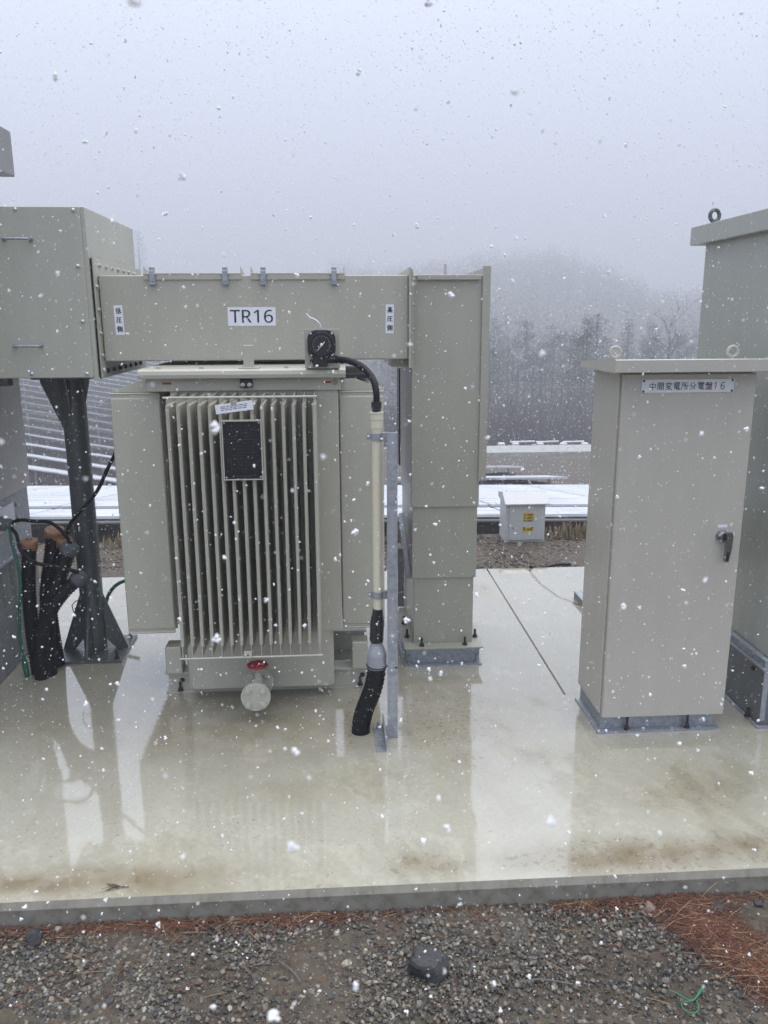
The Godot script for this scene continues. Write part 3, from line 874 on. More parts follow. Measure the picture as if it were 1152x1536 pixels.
# ------------------------------------------------------------------ bus duct, column and junction box
func build_duct() -> void:
	var z := -3.53
	var t := thing("bus_duct", "long beige sheet-metal bus duct marked TR16 above the finned transformer", "duct", Vector3(-0.3, 1.43, -3.9))
	part(t, "casing", bx(Vector3(-0.955, 1.434, -4.25), Vector3(0.322, 1.782, z), 0.004), M.duct)
	part(t, "end_flange", bx(Vector3(-0.964, 1.368, -4.31), Vector3(-0.958, 1.850, -3.485), 0.001), M.duct)
	part(t, "end_flange", bx(Vector3(0.3225, 1.398, -4.27), Vector3(0.3295, 1.812, -3.50), 0.001), M.duct)
	for y in [1.46, 1.55, 1.645, 1.735]:
		shared(t, "bolt", bolt_mesh, M.steel, Vector3(-0.9575, y, -3.507), Basis(Vector3.UP, PI / 2))
	for k in 7:
		shared(t, "bolt", bolt_mesh, M.steel, Vector3(-0.9575, 1.822, -3.57 - k * 0.10), Basis(Vector3.UP, PI / 2))
		shared(t, "bolt", bolt_mesh, M.rust, Vector3(-0.9575, 1.395, -3.57 - k * 0.10), Basis(Vector3.UP, PI / 2))
	# two top covers with lips, end wings and toggle clamps
	for cv in [[-0.771, -0.372], [-0.334, 0.055]]:
		var c := MB.new()
		c.bbox(Vector3(cv[0], 1.7835, -4.24), Vector3(cv[1], 1.790, z + 0.006), 0.001)
		c.box(Vector3(cv[0], 1.764, z + 0.002), Vector3(cv[1], 1.7834, z + 0.006))
		var cp := part(t, "top_cover", c, M.duct)
		for e in [cv[0] + 0.002, cv[1] - 0.002]:
			var wg := MB.new()
			wg.prism(PackedVector2Array([Vector2(0, 1.790), Vector2(0, 1.815), Vector2(-0.14, 1.790)]), 0.002, Transform3D(Basis(Vector3(0, 0, 1), Vector3.UP, Vector3(-1, 0, 0)), Vector3(e, 0, z - 0.005)))
			part(cp, "end_wing", wg, M.duct)
		for cx in ([-0.735, -0.438] if cv[0] < -0.5 else [-0.282, 0.010]):
			var k := MB.new()
			k.bbox(Vector3(cx - 0.011, 1.755, z + 0.006), Vector3(cx + 0.011, 1.800, z + 0.018), 0.002)
			k.bbox(Vector3(cx - 0.014, 1.742, z), Vector3(cx + 0.014, 1.757, z + 0.016), 0.002)
			k.bbox(Vector3(cx - 0.010, 1.797, z - 0.012), Vector3(cx + 0.010, 1.815, z + 0.014), 0.003)
			k.cyl(Vector3(cx - 0.017, 1.785, z + 0.012), Vector3(cx + 0.017, 1.785, z + 0.012), 0.004, 0.004, 8)
			part(t, "toggle_clamp", k, M.galv)
	# labels
	var s := part(t, "name_label", bx(Vector3(-0.436, 1.577, z), Vector3(-0.237, 1.653, z + 0.0012)), M.label)
	var tm := TextMesh.new()
	var fnt := SystemFont.new()
	fnt.font_names = PackedStringArray(["Droid Sans"])
	tm.font = fnt
	tm.text = "TR16"
	tm.font_size = 64
	tm.pixel_size = 0.00113
	tm.depth = 0.0008
	shared(s, "lettering", tm, M.ink, Vector3(-0.3365, 1.615, z + 0.0018), Basis().scaled(Vector3(1.14, 1.0, 1.0)))
	for lb in [[-0.884, ["low", "press", "side"], -0.012, 0.036], [0.2425, ["high", "press", "side"], 0.008, 0.034]]:
		var b := Basis(Vector3(0, 0, 1), lb[2] * -1.5)
		var xf := Transform3D(b, Vector3(lb[0], 1.602, z))
		var m := MB.new()
		m.bbox_t(Vector3(-lb[3] / 2, -0.060, 0), Vector3(lb[3] / 2, 0.060, 0.0012), 0.0003, xf)
		var lp := part(t, "voltage_label", m, M.label)
		var tx := MB.new()
		for k in 3:
			glyph(tx, lb[1][k], xf * Vector3(-0.011, 0.050 - k * 0.037, 0.0013), b.x, -b.y, 0.023, 0.0028)
		part(lp, "lettering", tx, M.ink)

func build_column() -> void:
	var t := thing("terminal_column", "tall narrow beige cable column on galvanised beams at the duct's end", "cable column", Vector3(0.5, 0, -3.85))
	# galvanised beam frame
	for q in [[Vector3(0.316, 0, -3.645), Vector3(0.680, 0.088, -3.56)], [Vector3(0.316, 0, -4.22), Vector3(0.680, 0.088, -4.135)]]:
		var b := MB.new()
		b.box(q[0], Vector3(q[1].x, 0.007, q[1].z)); b.box(Vector3(q[0].x + 0.008, 0.081, q[0].z), Vector3(q[1].x - 0.008, 0.088, q[1].z))
		b.box(Vector3(q[0].x + 0.008, 0.0071, q[0].z), Vector3(q[1].x - 0.008, 0.0809, q[1].z - 0.035))
		part(t, "base_beam", b, M.galv)
	for xx in [0.308, 0.62]:
		var b := MB.new()
		b.box(Vector3(xx, 0.0, -4.13), Vector3(xx + 0.06, 0.007, -3.65)); b.box(Vector3(xx, 0.081, -4.13), Vector3(xx + 0.06, 0.088, -3.65))
		b.box(Vector3(xx + 0.03, 0.0071, -4.13), Vector3(xx + 0.036, 0.0809, -3.65))
		part(t, "base_beam", b, M.galv)
	var fl := MB.new()
	fl.box(Vector3(0.312, 0.0885, -4.22), Vector3(0.684, 0.094, -3.553))
	part(t, "foot_flange", fl, M.column)
	for p in [Vector3(0.395, 0.094, -3.585), Vector3(0.60, 0.094, -3.585), Vector3(0.334, 0.094, -3.70), Vector3(0.334, 0.094, -3.88), Vector3(0.664, 0.094, -3.68), Vector3(0.664, 0.094, -3.9)]:
		shared(t, "anchor_bolt", stud_mesh, M.rust, p)
	for p in [Vector3(0.335, 0.007, -3.585), Vector3(0.66, 0.007, -3.585)]:
		shared(t, "anchor_bolt", stud_mesh, M.galv, p)
	var zf := -3.62
	part(t, "lower_casing", bx(Vector3(0.358, 0.094, -4.15), Vector3(0.641, 0.46, zf), 0.002), M.column)
	part(t, "middle_casing", bx(Vector3(0.349, 0.420, -4.16), Vector3(0.650, 0.80, zf + 0.008), 0.002), M.column)
	part(t, "upper_casing", bx(Vector3(0.342, 0.762, -4.17), Vector3(0.655, 1.786, zf + 0.016), 0.003), M.column)
	part(t, "top_lip", bx(Vector3(0.366, 1.764, zf + 0.016), Vector3(0.640, 1.7855, zf + 0.034), 0.002), M.column)
	part(t, "side_flange", bx(Vector3(0.3298, 1.395, -4.26), Vector3(0.3415, 1.806, -3.52), 0.001), M.column)
	for y in [1.458, 1.558, 1.66, 1.762]:
		shared(t, "bolt", bolt_mesh, M.galv, Vector3(0.3417, y, -3.555), Basis(Vector3.UP, PI / 2))
	# cover tray on the right face
	var c := MB.new()
	c.box(Vector3(0.680, 0.885, -4.2), Vector3(0.683, 1.822, zf + 0.024))
	c.bbox(Vector3(0.648, 0.885, zf + 0.024), Vector3(0.683, 1.822, zf + 0.028), 0.001)
	c.box(Vector3(0.6552, 0.885, -4.2), Vector3(0.680, 0.888, zf + 0.0238))
	part(t, "side_cover", c, M.column)
	part(t, "rear_gap_shade", bx(Vector3(0.333, 0.86, -4.30), Vector3(0.3405, 1.36, -4.175)), M.black)  # black strip painted in for the dark gap beside the cover panel
	part(t, "under_bracket", bx(Vector3(0.255, 1.398, -4.1), Vector3(0.3222, 1.433, -3.60)), M.column)
	var rod := MB.new()
	rod.cyl(Vector3(0.50, 1.786, -3.7), Vector3(0.50, 1.835, -3.7), 0.006, 0.006, 8)
	part(t, "lifting_rod", rod, M.steel)
	# white earthing strip bracket low on the left face
	var br := MB.new()
	br.box(Vector3(0.322, 0.10, -4.12), Vector3(0.356, 0.425, -4.116)); br.prism(PackedVector2Array([Vector2(-4.11, 0.62), Vector2(-3.66, 0.435), Vector2(-3.66, 0.405), Vector2(-4.11, 0.59)]), 0.022, Transform3D(Basis(Vector3(0, 0, 1), Vector3.UP, Vector3(-1, 0, 0)), Vector3(0.3475, 0, 0)))
	part(t, "rail", br, M.galv)

func build_junction() -> void:
	var t := thing("junction_box", "beige sheet-metal junction box with two bar handles on a dark steel post", "junction box", Vector3(-1.21, 1.37, -3.87))
	var zf := -3.45
	part(t, "casing", bx(Vector3(-1.50, 1.374, -4.28), Vector3(-0.972, 2.040, zf - 0.012), 0.003), M.junction)
	var fp := part(t, "front_panel", bx(Vector3(-1.502, 1.372, zf - 0.0105), Vector3(-0.985, 2.038, zf), 0.003), M.junction)
	for p in [Vector2(-1.23, 2.026), Vector2(-1.008, 2.024), Vector2(-1.009, 1.813), Vector2(-1.009, 1.598), Vector2(-1.231, 1.39), Vector2(-1.009, 1.388), Vector2(-1.45, 1.39), Vector2(-1.45, 2.026)]:
		shared(fp, "screw", screw_mesh, M.steel, Vector3(p.x, p.y, zf), Basis().scaled(Vector3(0.95, 0.95, 1)))
	for y in [1.914, 1.502]:
		var h := MB.new()
		h.tube(spline([Vector3(-1.284, y, zf), Vector3(-1.284, y, zf + 0.022), Vector3(-1.27, y, zf + 0.034), Vector3(-1.196, y, zf + 0.034), Vector3(-1.182, y, zf + 0.022), Vector3(-1.182, y, zf)], 0.006), range(0, 200).map(func(_i): return 0.0052), 10)
		for xx in [-1.284, -1.182]:
			h.cyl(Vector3(xx, y, zf), Vector3(xx, y, zf + 0.003), 0.010, 0.010, 12)
		part(fp, "handle", h, M.galv)
	part(t, "gasket", bx(Vector3(-0.9718, 1.366, -4.30), Vector3(-0.9645, 1.846, -3.492)), M.rubber)
	var lip := MB.new()
	lip.box(Vector3(-0.985, 1.366, zf - 0.0105), Vector3(-0.968, 2.034, zf - 0.008))
	part(t, "edge_strip", lip, M.junction)
	# post
	var p := thing("steel_post", "dark grey steel pipe post with triangular gussets on a bolted square plate", "post", Vector3(-1.205, 0, -3.87))
	var c := Vector3(-1.205, 0, -3.87)
	part(p, "pipe", _cyl(c + Vector3(0, 0.012, 0), c + Vector3(0, 1.34, 0), 0.055, 28), M.post)
	part(p, "base_plate", bx(Vector3(-1.371, 0, -4.037), Vector3(-1.041, 0.012, -3.706), 0.001), M.post)
	part(p, "top_plate", bx(Vector3(-1.35, 1.345, -3.98), Vector3(-1.09, 1.3715, -3.76), 0.001), M.post)
	part(p, "cross_beam", bx(Vector3(-1.49, 1.335, -3.58), Vector3(-1.36, 1.3718, -3.53)), M.post)
	var gus := PackedVector2Array([Vector2(0.05, 0.30), Vector2(0.05, 0.06), Vector2(0.10, 0.0), Vector2(0.155, 0.0), Vector2(0.155, 0.012)])
	for k in 4:
		var bs := Basis(Vector3.UP, PI / 2 * k)
		var g := MB.new()
		g.prism(gus, 0.009, Transform3D(bs, c + Vector3(0, 0.012, 0) + bs * Vector3(0, 0, -0.0045)))
		part(p, "gusset", g, M.post)
		var gw: float = [0.078, 0.10, 0.142, 0.10][k]
		var gt := PackedVector2Array([Vector2(0.05, -1.75 * gw), Vector2(0.05, 0.0), Vector2(gw, 0.0), Vector2(gw, -0.02)])
		g = MB.new()
		g.prism(gt, 0.009, Transform3D(bs, c + Vector3(0, 1.344, 0) + bs * Vector3(0, 0, -0.0045)))
		part(p, "gusset", g, M.post)
	for q in [[-1.34, -3.735], [-1.07, -3.735], [-1.07, -4.0], [-1.34, -4.0]]:
		shared(p, "anchor_bolt", stud_mesh, M.rust, Vector3(q[0], 0.012, q[1]))

# ------------------------------------------------------------------ distribution cabinet and neighbours
func eye_bolt(parent: Node3D, at: Vector3, R: float, r: float, m: Material, turn := 0.0) -> void:
	var e := MB.new()
	e.torus(at + Vector3(0, R + 0.008, 0), Vector3(0, 0, 1).rotated(Vector3.UP, turn), R, r, 24, 10)
	e.cyl(at, at + Vector3(0, 0.010, 0), r * 1.6, r * 1.2, 12)
	part(parent, "eye_bolt", e, m)

func build_cabinet() -> void:
	var t := thing("distribution_cabinet", "warm grey steel cabinet with chrome handle and Japanese name plate", "cabinet", Vector3(1.27, 0, -3.02))
	var x0 := 1.025; var x1 := 1.521
	# channel base
	var b := MB.new()
	b.box(Vector3(1.016, 0, -2.925), Vector3(1.516, 0.007, -2.868)); b.box(Vector3(1.016, 0, -3.175), Vector3(1.066, 0.007, -2.9255))
	b.box(Vector3(1.466, 0, -3.175), Vector3(1.516, 0.007, -2.9255))
	b.box(Vector3(1.036, 0.007, -2.925), Vector3(1.498, 0.075, -2.905)); b.box(Vector3(1.036, 0.007, -3.17), Vector3(1.056, 0.075, -2.9255)); b.box(Vector3(1.478, 0.007, -3.17), Vector3(1.498, 0.075, -2.9255))
	part(t, "channel_base", b, M.galv)
	for xx in [1.14, 1.385]: shared(t, "anchor_bolt", stud_mesh, M.rust, Vector3(xx, 0.007, -2.886), Basis().scaled(Vector3(0.9, 1.3, 0.9)))
	part(t, "body", bx(Vector3(x0, 0.075, -3.175), Vector3(x1, 1.415, -2.895), 0.003), M.cabinet)
	var d := part(t, "door", bx(Vector3(x0 + 0.006, 0.068, -2.889), Vector3(x1, 1.408, -2.868), 0.004), M.cabinet)
	# roof with front slope
	var rf := MB.new()
	rf.prism(PackedVector2Array([Vector2(-3.20, 1.4155), Vector2(-3.20, 1.440), Vector2(-2.80, 1.462), Vector2(-2.795, 1.459), Vector2(-2.795, 1.418), Vector2(-2.803, 1.4155)]), 0.586, Transform3D(Basis(Vector3(0, 0, 1), Vector3.UP, Vector3(-1, 0, 0)), Vector3(1.560, 0, 0)))
	part(t, "roof", rf, M.cabinet)
	for xx in [1.035, 1.478]: eye_bolt(t, Vector3(xx, 1.452, -2.98), 0.019, 0.0062, M.tank)
	# name plate
	var zp := -2.868
	var np := part(d, "name_plate", bx(Vector3(1.098, 1.340, zp), Vector3(1.437, 1.388, zp + 0.004), 0.001), M.plate)
	var tx := MB.new()
	var keys := ["middle", "between", "change", "electric", "place", "divide", "electric", "board", "1", "6"]
	for k in keys.size():
		var xx := 1.124 + k * 0.0295 - (0.004 * maxi(0, k - 7))
		glyph(tx, keys[k], Vector3(xx, 1.3775, zp + 0.0042), Vector3.RIGHT, Vector3.DOWN, 0.0265, 0.0021)
	part(np, "lettering", tx, M.ink)
	for cx in [1.105, 1.430]:
		for cy in [1.3455, 1.3825]:
			shared(np, "rivet", screw_mesh, M.rust, Vector3(cx, cy, zp + 0.004), Basis().scaled(Vector3(0.45, 0.45, 0.45)))
	# handle
	var hc := Vector3(1.446, 0.802, zp)
	var h := MB.new()
	h.lathe([Vector2(0.024, 0.0), Vector2(0.024, 0.005), Vector2(0.021, 0.012), Vector2(0.013, 0.016), Vector2(0.0, 0.017)], Transform3D(Basis(Vector3.RIGHT, PI / 2), hc), 28)
	var hp := part(d, "handle", h, M.chrome)
	var g := MB.new()
	g.prism(PackedVector2Array([Vector2(-0.003, 0.020), Vector2(0.022, 0.020), Vector2(0.024, 0.008), Vector2(0.022, -0.045), Vector2(0.014, -0.092), Vector2(0.001, -0.092), Vector2(0.003, -0.045)]), 0.018, Transform3D(Basis(), hc + Vector3(0.004, 0, 0.016)))
	part(hp, "grip", g, M.chrome)
	g = MB.new()
	g.bbox(hc + Vector3(0.009, -0.086, 0.034), hc + Vector3(0.019, -0.052, 0.036), 0.001)
	part(hp, "lock_insert", g, M.black)
	part(d, "small_label", bx(Vector3(1.428, 0.836, zp), Vector3(1.463, 0.8465, zp + 0.001)), M.label)

func build_enclosure() -> void:
	var t := thing("tall_enclosure", "tall grey-green steel enclosure on a dark plinth behind the smaller cabinet", "enclosure", Vector3(2.1, 0, -3.3))
	var px := 1.665
	part(t, "plinth", bx(Vector3(px + 0.012, 0.008, -3.80), Vector3(2.7, 0.248, -2.88), 0.003), M.plinth)
	part(t, "bottom_flange", bx(Vector3(px, 0, -3.82), Vector3(2.71, 0.008, -2.865)), M.galv)
	var r := MB.new()
	r.box(Vector3(px, 0.248, -3.81), Vector3(2.71, 0.255, -2.866)); r.box(Vector3(px + 0.012, 0.255, -3.80), Vector3(2.70, 0.285, -2.878)); r.box(Vector3(px + 0.006, 0.285, -3.805), Vector3(2.705, 0.290, -2.872))
	part(t, "channel_ring", r, M.galv)
	part(t, "body", bx(Vector3(px + 0.03, 0.290, -3.765), Vector3(2.68, 1.945, -2.895), 0.004), M.green)
	part(t, "front_corner_post", bx(Vector3(px + 0.012, 0.03, -2.8795), Vector3(px + 0.032, 0.247, -2.876)), M.galv)
	part(t, "hinge_rod", _cyl(Vector3(px + 0.075, 0.30, -2.888), Vector3(px + 0.075, 1.9, -2.888), 0.006), M.green)
	part(t, "roof", bx(Vector3(px - 0.01, 1.925, -3.845), Vector3(2.72, 2.006, -2.80), 0.003), M.green)
	eye_bolt(t, Vector3(px + 0.012, 2.004, -3.66), 0.024, 0.0085, M.post, 0.25)
	shared(t, "anchor_bolt", stud_mesh, M.rust, Vector3(px + 0.006, 0.008, -2.96))
	shared(t, "anchor_bolt", bolt_mesh, M.rust, Vector3(px + 0.012, 0.22, -2.96), Basis(Vector3.UP, -PI / 2))

func build_inverter() -> void:
	var t := thing("inverter_cabinet", "light grey cabinet with overhanging dark hood on a concrete foundation beside the hoses", "cabinet", Vector3(-2.1, 0, -3.5))
	part(t, "foundation", bx(Vector3(-2.7, 0, -4.10), Vector3(-1.53, 0.515, -2.9), 0.006), M.foundation)
	part(t, "steel_base", bx(Vector3(-2.68, 0.516, -4.07), Vector3(-1.533, 0.805, -2.92), 0.003), M.galv)
	part(t, "base_flange", bx(Vector3(-2.69, 0.516, -4.08), Vector3(-1.51, 0.523, -2.91)), M.galv)
	part(t, "body", bx(Vector3(-2.66, 0.806, -4.07), Vector3(-1.515, 2.23, -2.94), 0.004), M.inverter)
	part(t, "hood", bx(Vector3(-2.75, 2.25, -4.12), Vector3(-1.455, 2.445, -2.85), 0.003), M.hood)
	part(t, "entry_plate", bx(Vector3(-1.5328, 0.655, -3.87), Vector3(-1.528, 0.765, -3.62)), M.plate)
	part(t, "hood_sticker", bx(Vector3(-1.4549, 2.285, -3.865), Vector3(-1.454, 2.335, -3.75)), M.label)
	for p in [Vector3(-1.529, 0.745, -3.905), Vector3(-1.529, 0.68, -3.905)]: shared(t, "bolt", bolt_mesh, M.steel, p, Basis(Vector3.UP, PI / 2))
	var gl := MB.new()
	gl.lathe([Vector2(0.036, 0), Vector2(0.036, 0.012), Vector2(0.026, 0.03), Vector2(0.02, 0.05), Vector2(0, 0.055)], Transform3D(Basis(Vector3(0, 0, 1), -PI / 2), Vector3(-1.528, 0.70, -3.70)), 14)
	part(t, "cable_gland", gl, M.putty)
# ------------------------------------------------------------------ hoses, cables, conduits
func build_hoses() -> void:
	var zb := -3.66
	var specs := [
		[[[58, 1006, -3.62], [50, 960, -3.64], [44, 900, -3.66], [43, 850, -3.68], [44, 817, -3.70]], 0.033, "brown", "black corrugated hose standing upright against the grey cabinet, brown taped end marked 33", "33"],
		[[[84, 986, -3.70], [76, 940, -3.72], [72, 890, -3.75], [78, 840, -3.77], [82, 800, -3.79]], 0.040, "brown", "black corrugated hose with rounded brown taped end behind the leaning hoses", ""],
		[[[66, 1002, -3.66], [66, 950, -3.68], [74, 900, -3.70], [88, 850, -3.74], [97, 815, -3.76]], 0.034, "brown", "black corrugated hose with brown taped end marked 34", "34"],
		[[[72, 996, -3.60], [70, 945, -3.60], [80, 895, -3.62], [94, 850, -3.65], [104, 824, -3.67]], 0.037, "putty", "black corrugated hose with grey putty end, leaning towards the steel post", ""],
		[[[62, 1004, -3.56], [62, 960, -3.56], [74, 920, -3.57], [96, 888, -3.60], [118, 868, -3.62]], 0.033, "putty", "black corrugated hose bent low with grey putty end against the post", ""],
	]
	for s in specs:
		var pts := []
		for q in s[0]: pts.append(on_z(q[0], q[1], q[2]))
		pts[0].y = 0.0
		var t := thing("corrugated_hose", s[3], "hose", pts[0], "cable hoses rising from the slab")
		part(t, "hose", corrugated(pts, s[1], 0.013, 0.0042), M.rubber)
		var e: Vector3 = pts[-1]
		var d: Vector3 = (pts[-1] - pts[-2]).normalized()
		var cap := MB.new()
		var R: float = s[1]
		if s[2] == "brown": d = (d + Vector3(0, 0.2, 0.45)).normalized()
		var bs := cap.basis_for(d)
		if s[2] == "brown":
			cap.lathe([Vector2(R * 0.75, -0.04), Vector2(R * 1.12, -0.018), Vector2(R * 1.2, 0.012), Vector2(R * 1.12, 0.022), Vector2(0, 0.026)], Transform3D(bs, e), 9)
		else:
			cap.lathe([Vector2(R * 0.9, -0.03), Vector2(R * 1.15, -0.012), Vector2(R * 1.22, 0.008), Vector2(R * 1.0, 0.026), Vector2(R * 0.5, 0.036), Vector2(0, 0.038)], Transform3D(bs, e), 14)
		var cpart := part(t, "taped_end" if s[2] == "brown" else "putty_end", cap, M.brown_tape if s[2] == "brown" else M.putty)
		if s[4] != "":
			var g := MB.new()
			var top := e + d * 0.0265
			var right := Vector3.RIGHT - d * d.x
			right = right.normalized()
			var down := -right.cross(d).normalized()
			if down.dot(Vector3(0, 0, 1)) < 0: down = -down
			for k in 2:
				glyph(g, s[4][k], top - right * 0.017 + right * 0.016 * k - down * 0.011, right, down, 0.019, 0.003)
			part(cpart, "lettering", g, M.cap_ink)
	# thin cables
	var A := func(list: Array) -> Array:
		var o := []
		for q in list: o.append(on_z(q[0], q[1], q[2]))
		return o
	var gland := Vector3(-1.49, 0.70, -3.70)
	var c1: Array = A.call([[30, 780, -3.70], [52, 782, -3.68], [76, 784, -3.66], [96, 800, -3.64], [106, 816, -3.655]])
	c1.push_front(gland)
	single("black_cable", cable(c1, 0.0085), M.rubber, gland, "short black cable from the grey cabinet into the leaning hose's putty end", "cable")
	var c2: Array = A.call([[24, 800, -3.66], [31, 825, -3.62], [50, 843, -3.58], [84, 850, -3.57], [118, 858, -3.60]])
	c2.push_front(gland + Vector3(0, -0.01, 0.01))
	single("black_cable", cable(c2, 0.0085), M.rubber, gland, "sagging black cable from the grey cabinet into the low bent hose's putty end", "cable")
	var c3: Array = A.call([[102, 800, -3.76], [106, 785, -3.74], [124, 764, -3.70], [146, 736, -3.72], [160, 706, -3.76], [172, 682, -3.80], [190, 640, -3.86]])
	single("black_cable", cable(c3, 0.0085), M.rubber, c3[0], "black cable rising past the steel post towards the transformer", "cable")
	var c4: Array = A.call([[14, 790, -3.68], [18, 815, -3.66], [26, 845, -3.62], [31, 875, -3.60], [29, 920, -3.59], [31, 965, -3.58], [40, 1006, -3.57]])
	c4[-1].y = 0.004
	single("earth_cable", cable(c4, 0.0075), M.green_cable, c4[-1], "green earth cable hanging down the concrete foundation to the slab", "cable")
	var sl := MB.new()
	sl.tube([c4[-2] * 0.55 + c4[-1] * 0.45, c4[-2] * 0.4 + c4[-1] * 0.6, c4[-1]], [0.009, 0.013, 0.011], 10)
	single("cable_sleeve", sl, M.green_cable, c4[-1], "green plastic sleeve round the earth cable's foot", "sleeve")
	for q in [[[[74, 1000, -3.55], [70, 985, -3.54], [72, 955, -3.53], [66, 925, -3.53], [60, 905, -3.54]], "thin loose wire looped against the hoses' feet"], [[[112, 920, -3.72], [108, 908, -3.70], [118, 900, -3.69], [126, 908, -3.70], [120, 918, -3.71], [112, 912, -3.72]], "small tangle of thin wire hanging on the steel post"]]:
		var w: Array = A.call(q[0])
		single("loose_wire", cable(w, 0.0022, 6), M.rubber, w[0], q[1], "wire")
	var c5: Array = A.call([[160, 900, -4.3], [168, 884, -4.3], [180, 874, -4.3], [200, 868, -4.3]])
	c5.push_front(Vector3(c5[0].x - 0.03, 0.0, -4.3))
	single("earth_cable", cable(c5, 0.010), M.green_cable, c5[0], "green earth cable curving up behind the post to the transformer", "cable")
	var c6: Array = []
	for q in [[795, 853], [812, 846], [835, 841], [860, 841], [872, 846]]: c6.append(on_y(q[0], q[1], 0.0))
	for i in c6.size(): c6[i].y = land(c6[i].x, c6[i].z) + (0.02 if c6[i].z < -5.08 else 0.062)
	c6.append(c6[-1] + Vector3(0.3, -0.01, 0.05))
	single("black_cable", cable(c6, 0.009), M.rubber, c6[0], "black cable lying on the gravel behind the warm grey cabinet", "cable")

func build_conduit() -> void:
	var x := 0.153
	var z := -2.935
	var t := thing("conduit_post", "galvanised flat steel upright holding the beige conduit, bolted to the slab", "conduit support", Vector3(0.2, 0, -2.9))
	part(t, "upright", bx(Vector3(0.187, 0.0, -2.902), Vector3(0.226, 1.205, -2.896), 0.0008), M.galv)
	part(t, "upright_web", bx(Vector3(0.222, 0.0, -2.94), Vector3(0.226, 1.205, -2.9022)), M.galv)
	var f := MB.new()
	f.box(Vector3(0.137, 0, -3.0), Vector3(0.172, 0.004, -2.79)); f.box(Vector3(0.1725, 0, -3.0), Vector3(0.177, 0.05, -2.79))
	part(t, "foot_angle", f, M.galv)
	part(t, "foot_link", bx(Vector3(0.1772, 0.004, -2.912), Vector3(0.1868, 0.045, -2.888)), M.galv)
	for zz in [-2.83, -2.97]: shared(t, "anchor_bolt", stud_mesh, M.galv, Vector3(0.153, 0.004, zz), Basis().scaled(Vector3(0.8, 0.7, 0.8)))
	for y in [1.186, 0.582]:
		var c := MB.new()
		c.lathe([Vector2(0.0185, -0.013), Vector2(0.0215, -0.013), Vector2(0.0215, 0.013), Vector2(0.0185, 0.013)], Transform3D(Basis(), Vector3(x, y, z)), 20)
		c.box(Vector3(x - 0.038, y - 0.012, z - 0.002), Vector3(x - 0.0195, y + 0.012, z + 0.002))
		c.bbox(Vector3(x + 0.0195, y - 0.016, z - 0.005), Vector3(0.192, y + 0.016, z + 0.010), 0.001)
		c.box(Vector3(x - 0.010, y - 0.003, z + 0.0205), Vector3(x + 0.010, y + 0.003, z + 0.0235))
		var cp := part(t, "pipe_clamp", c, M.galv)
		shared(cp, "screw", screw_mesh, M.steel, Vector3(x - 0.030, y, z + 0.002), Basis().scaled(Vector3(0.7, 0.7, 0.7)))
	var p := thing("conduit", "beige plastic conduit with black bent hose running from the dial gauge to the slab", "conduit", Vector3(0.08, 0, -2.955))
	part(p, "pipe", _cyl(Vector3(x, 0.50, z), Vector3(x, 1.22, z), 0.0175, 20), M.pvc)
	var so := MB.new()
	so.lathe([Vector2(0.0178, 1.195), Vector2(0.020, 1.215), Vector2(0.0215, 1.22), Vector2(0.0215, 1.247), Vector2(0.0235, 1.249), Vector2(0.0235, 1.270), Vector2(0.0255, 1.271), Vector2(0.0255, 1.276), Vector2(0, 1.276)], Transform3D(Basis(), Vector3(x, 0, z)), 20)
	part(p, "socket", so, M.pvc)
	var nut := MB.new()
	nut.lathe([Vector2(0.0155, 1.276), Vector2(0.0155, 1.286), Vector2(0.0185, 1.288), Vector2(0.0185, 1.312), Vector2(0.013, 1.314)], Transform3D(Basis(), Vector3(x, 0, z)), 12)
	part(p, "gland_nut", nut, M.black)
	part(p, "flexible_hose", corrugated([Vector3(x, 1.30, z), Vector3(x - 0.001, 1.35, z), Vector3(0.140, 1.395, -2.97), Vector3(0.105, 1.432, -3.04), Vector3(0.055, 1.450, -3.12), Vector3(0.012, 1.452, -3.17), Vector3(-0.018, 1.452, -3.19)], 0.0125, 0.006, 0.0012), M.rubber)
	var el := MB.new()
	el.cyl(Vector3(0.014, 1.452, -3.168), Vector3(-0.018, 1.452, -3.19), 0.0155, 0.0155, 12)
	part(p, "gland_nut", el, M.black)
	var tw := MB.new()
	var pts := []
	var rad := []
	for i in 24:
		var k := i / 23.0
		pts.append(Vector3(x - 0.006 * k, lerpf(0.525, 0.395, k), z))
		rad.append(lerpf(0.019, 0.0265, smoothstep(0.0, 0.5, k)) + (0.0014 if i % 3 == 0 else 0.0))
	tw.tube(pts, rad, 16)
	part(p, "tape_wrap", tw, M.tape)
	var rd := MB.new()
	rd.lathe([Vector2(0.0235, 0.150), Vector2(0.0235, 0.140), Vector2(0.036, 0.108), Vector2(0.038, 0.10), Vector2(0.038, 0.045), Vector2(0.030, 0.044)].map(func(q): return Vector2(q.x, q.y + 0.24)), Transform3D(Basis(), Vector3(0.148, 0, z)), 24)
	part(p, "reducer", rd, M.pvc_grey)
	part(p, "ground_hose", corrugated([Vector3(0.147, 0.292, z), Vector3(0.143, 0.245, z), Vector3(0.128, 0.18, -2.94), Vector3(0.100, 0.10, -2.95), Vector3(0.086, 0.04, -2.955), Vector3(0.083, -0.005, -2.957)], 0.0375, 0.017, 0.006, 20), M.rubber)
	var ti := MB.new()
	ti.torus(Vector3(0.147, 0.293, z), Vector3(0.05, 1, 0.05), 0.0385, 0.003, 24, 6)
	ti.tube([Vector3(0.185, 0.292, z + 0.012), Vector3(0.225, 0.299, z + 0.045)], [0.003, 0.0025], 6)
	part(p, "cable_tie", ti, M.black)

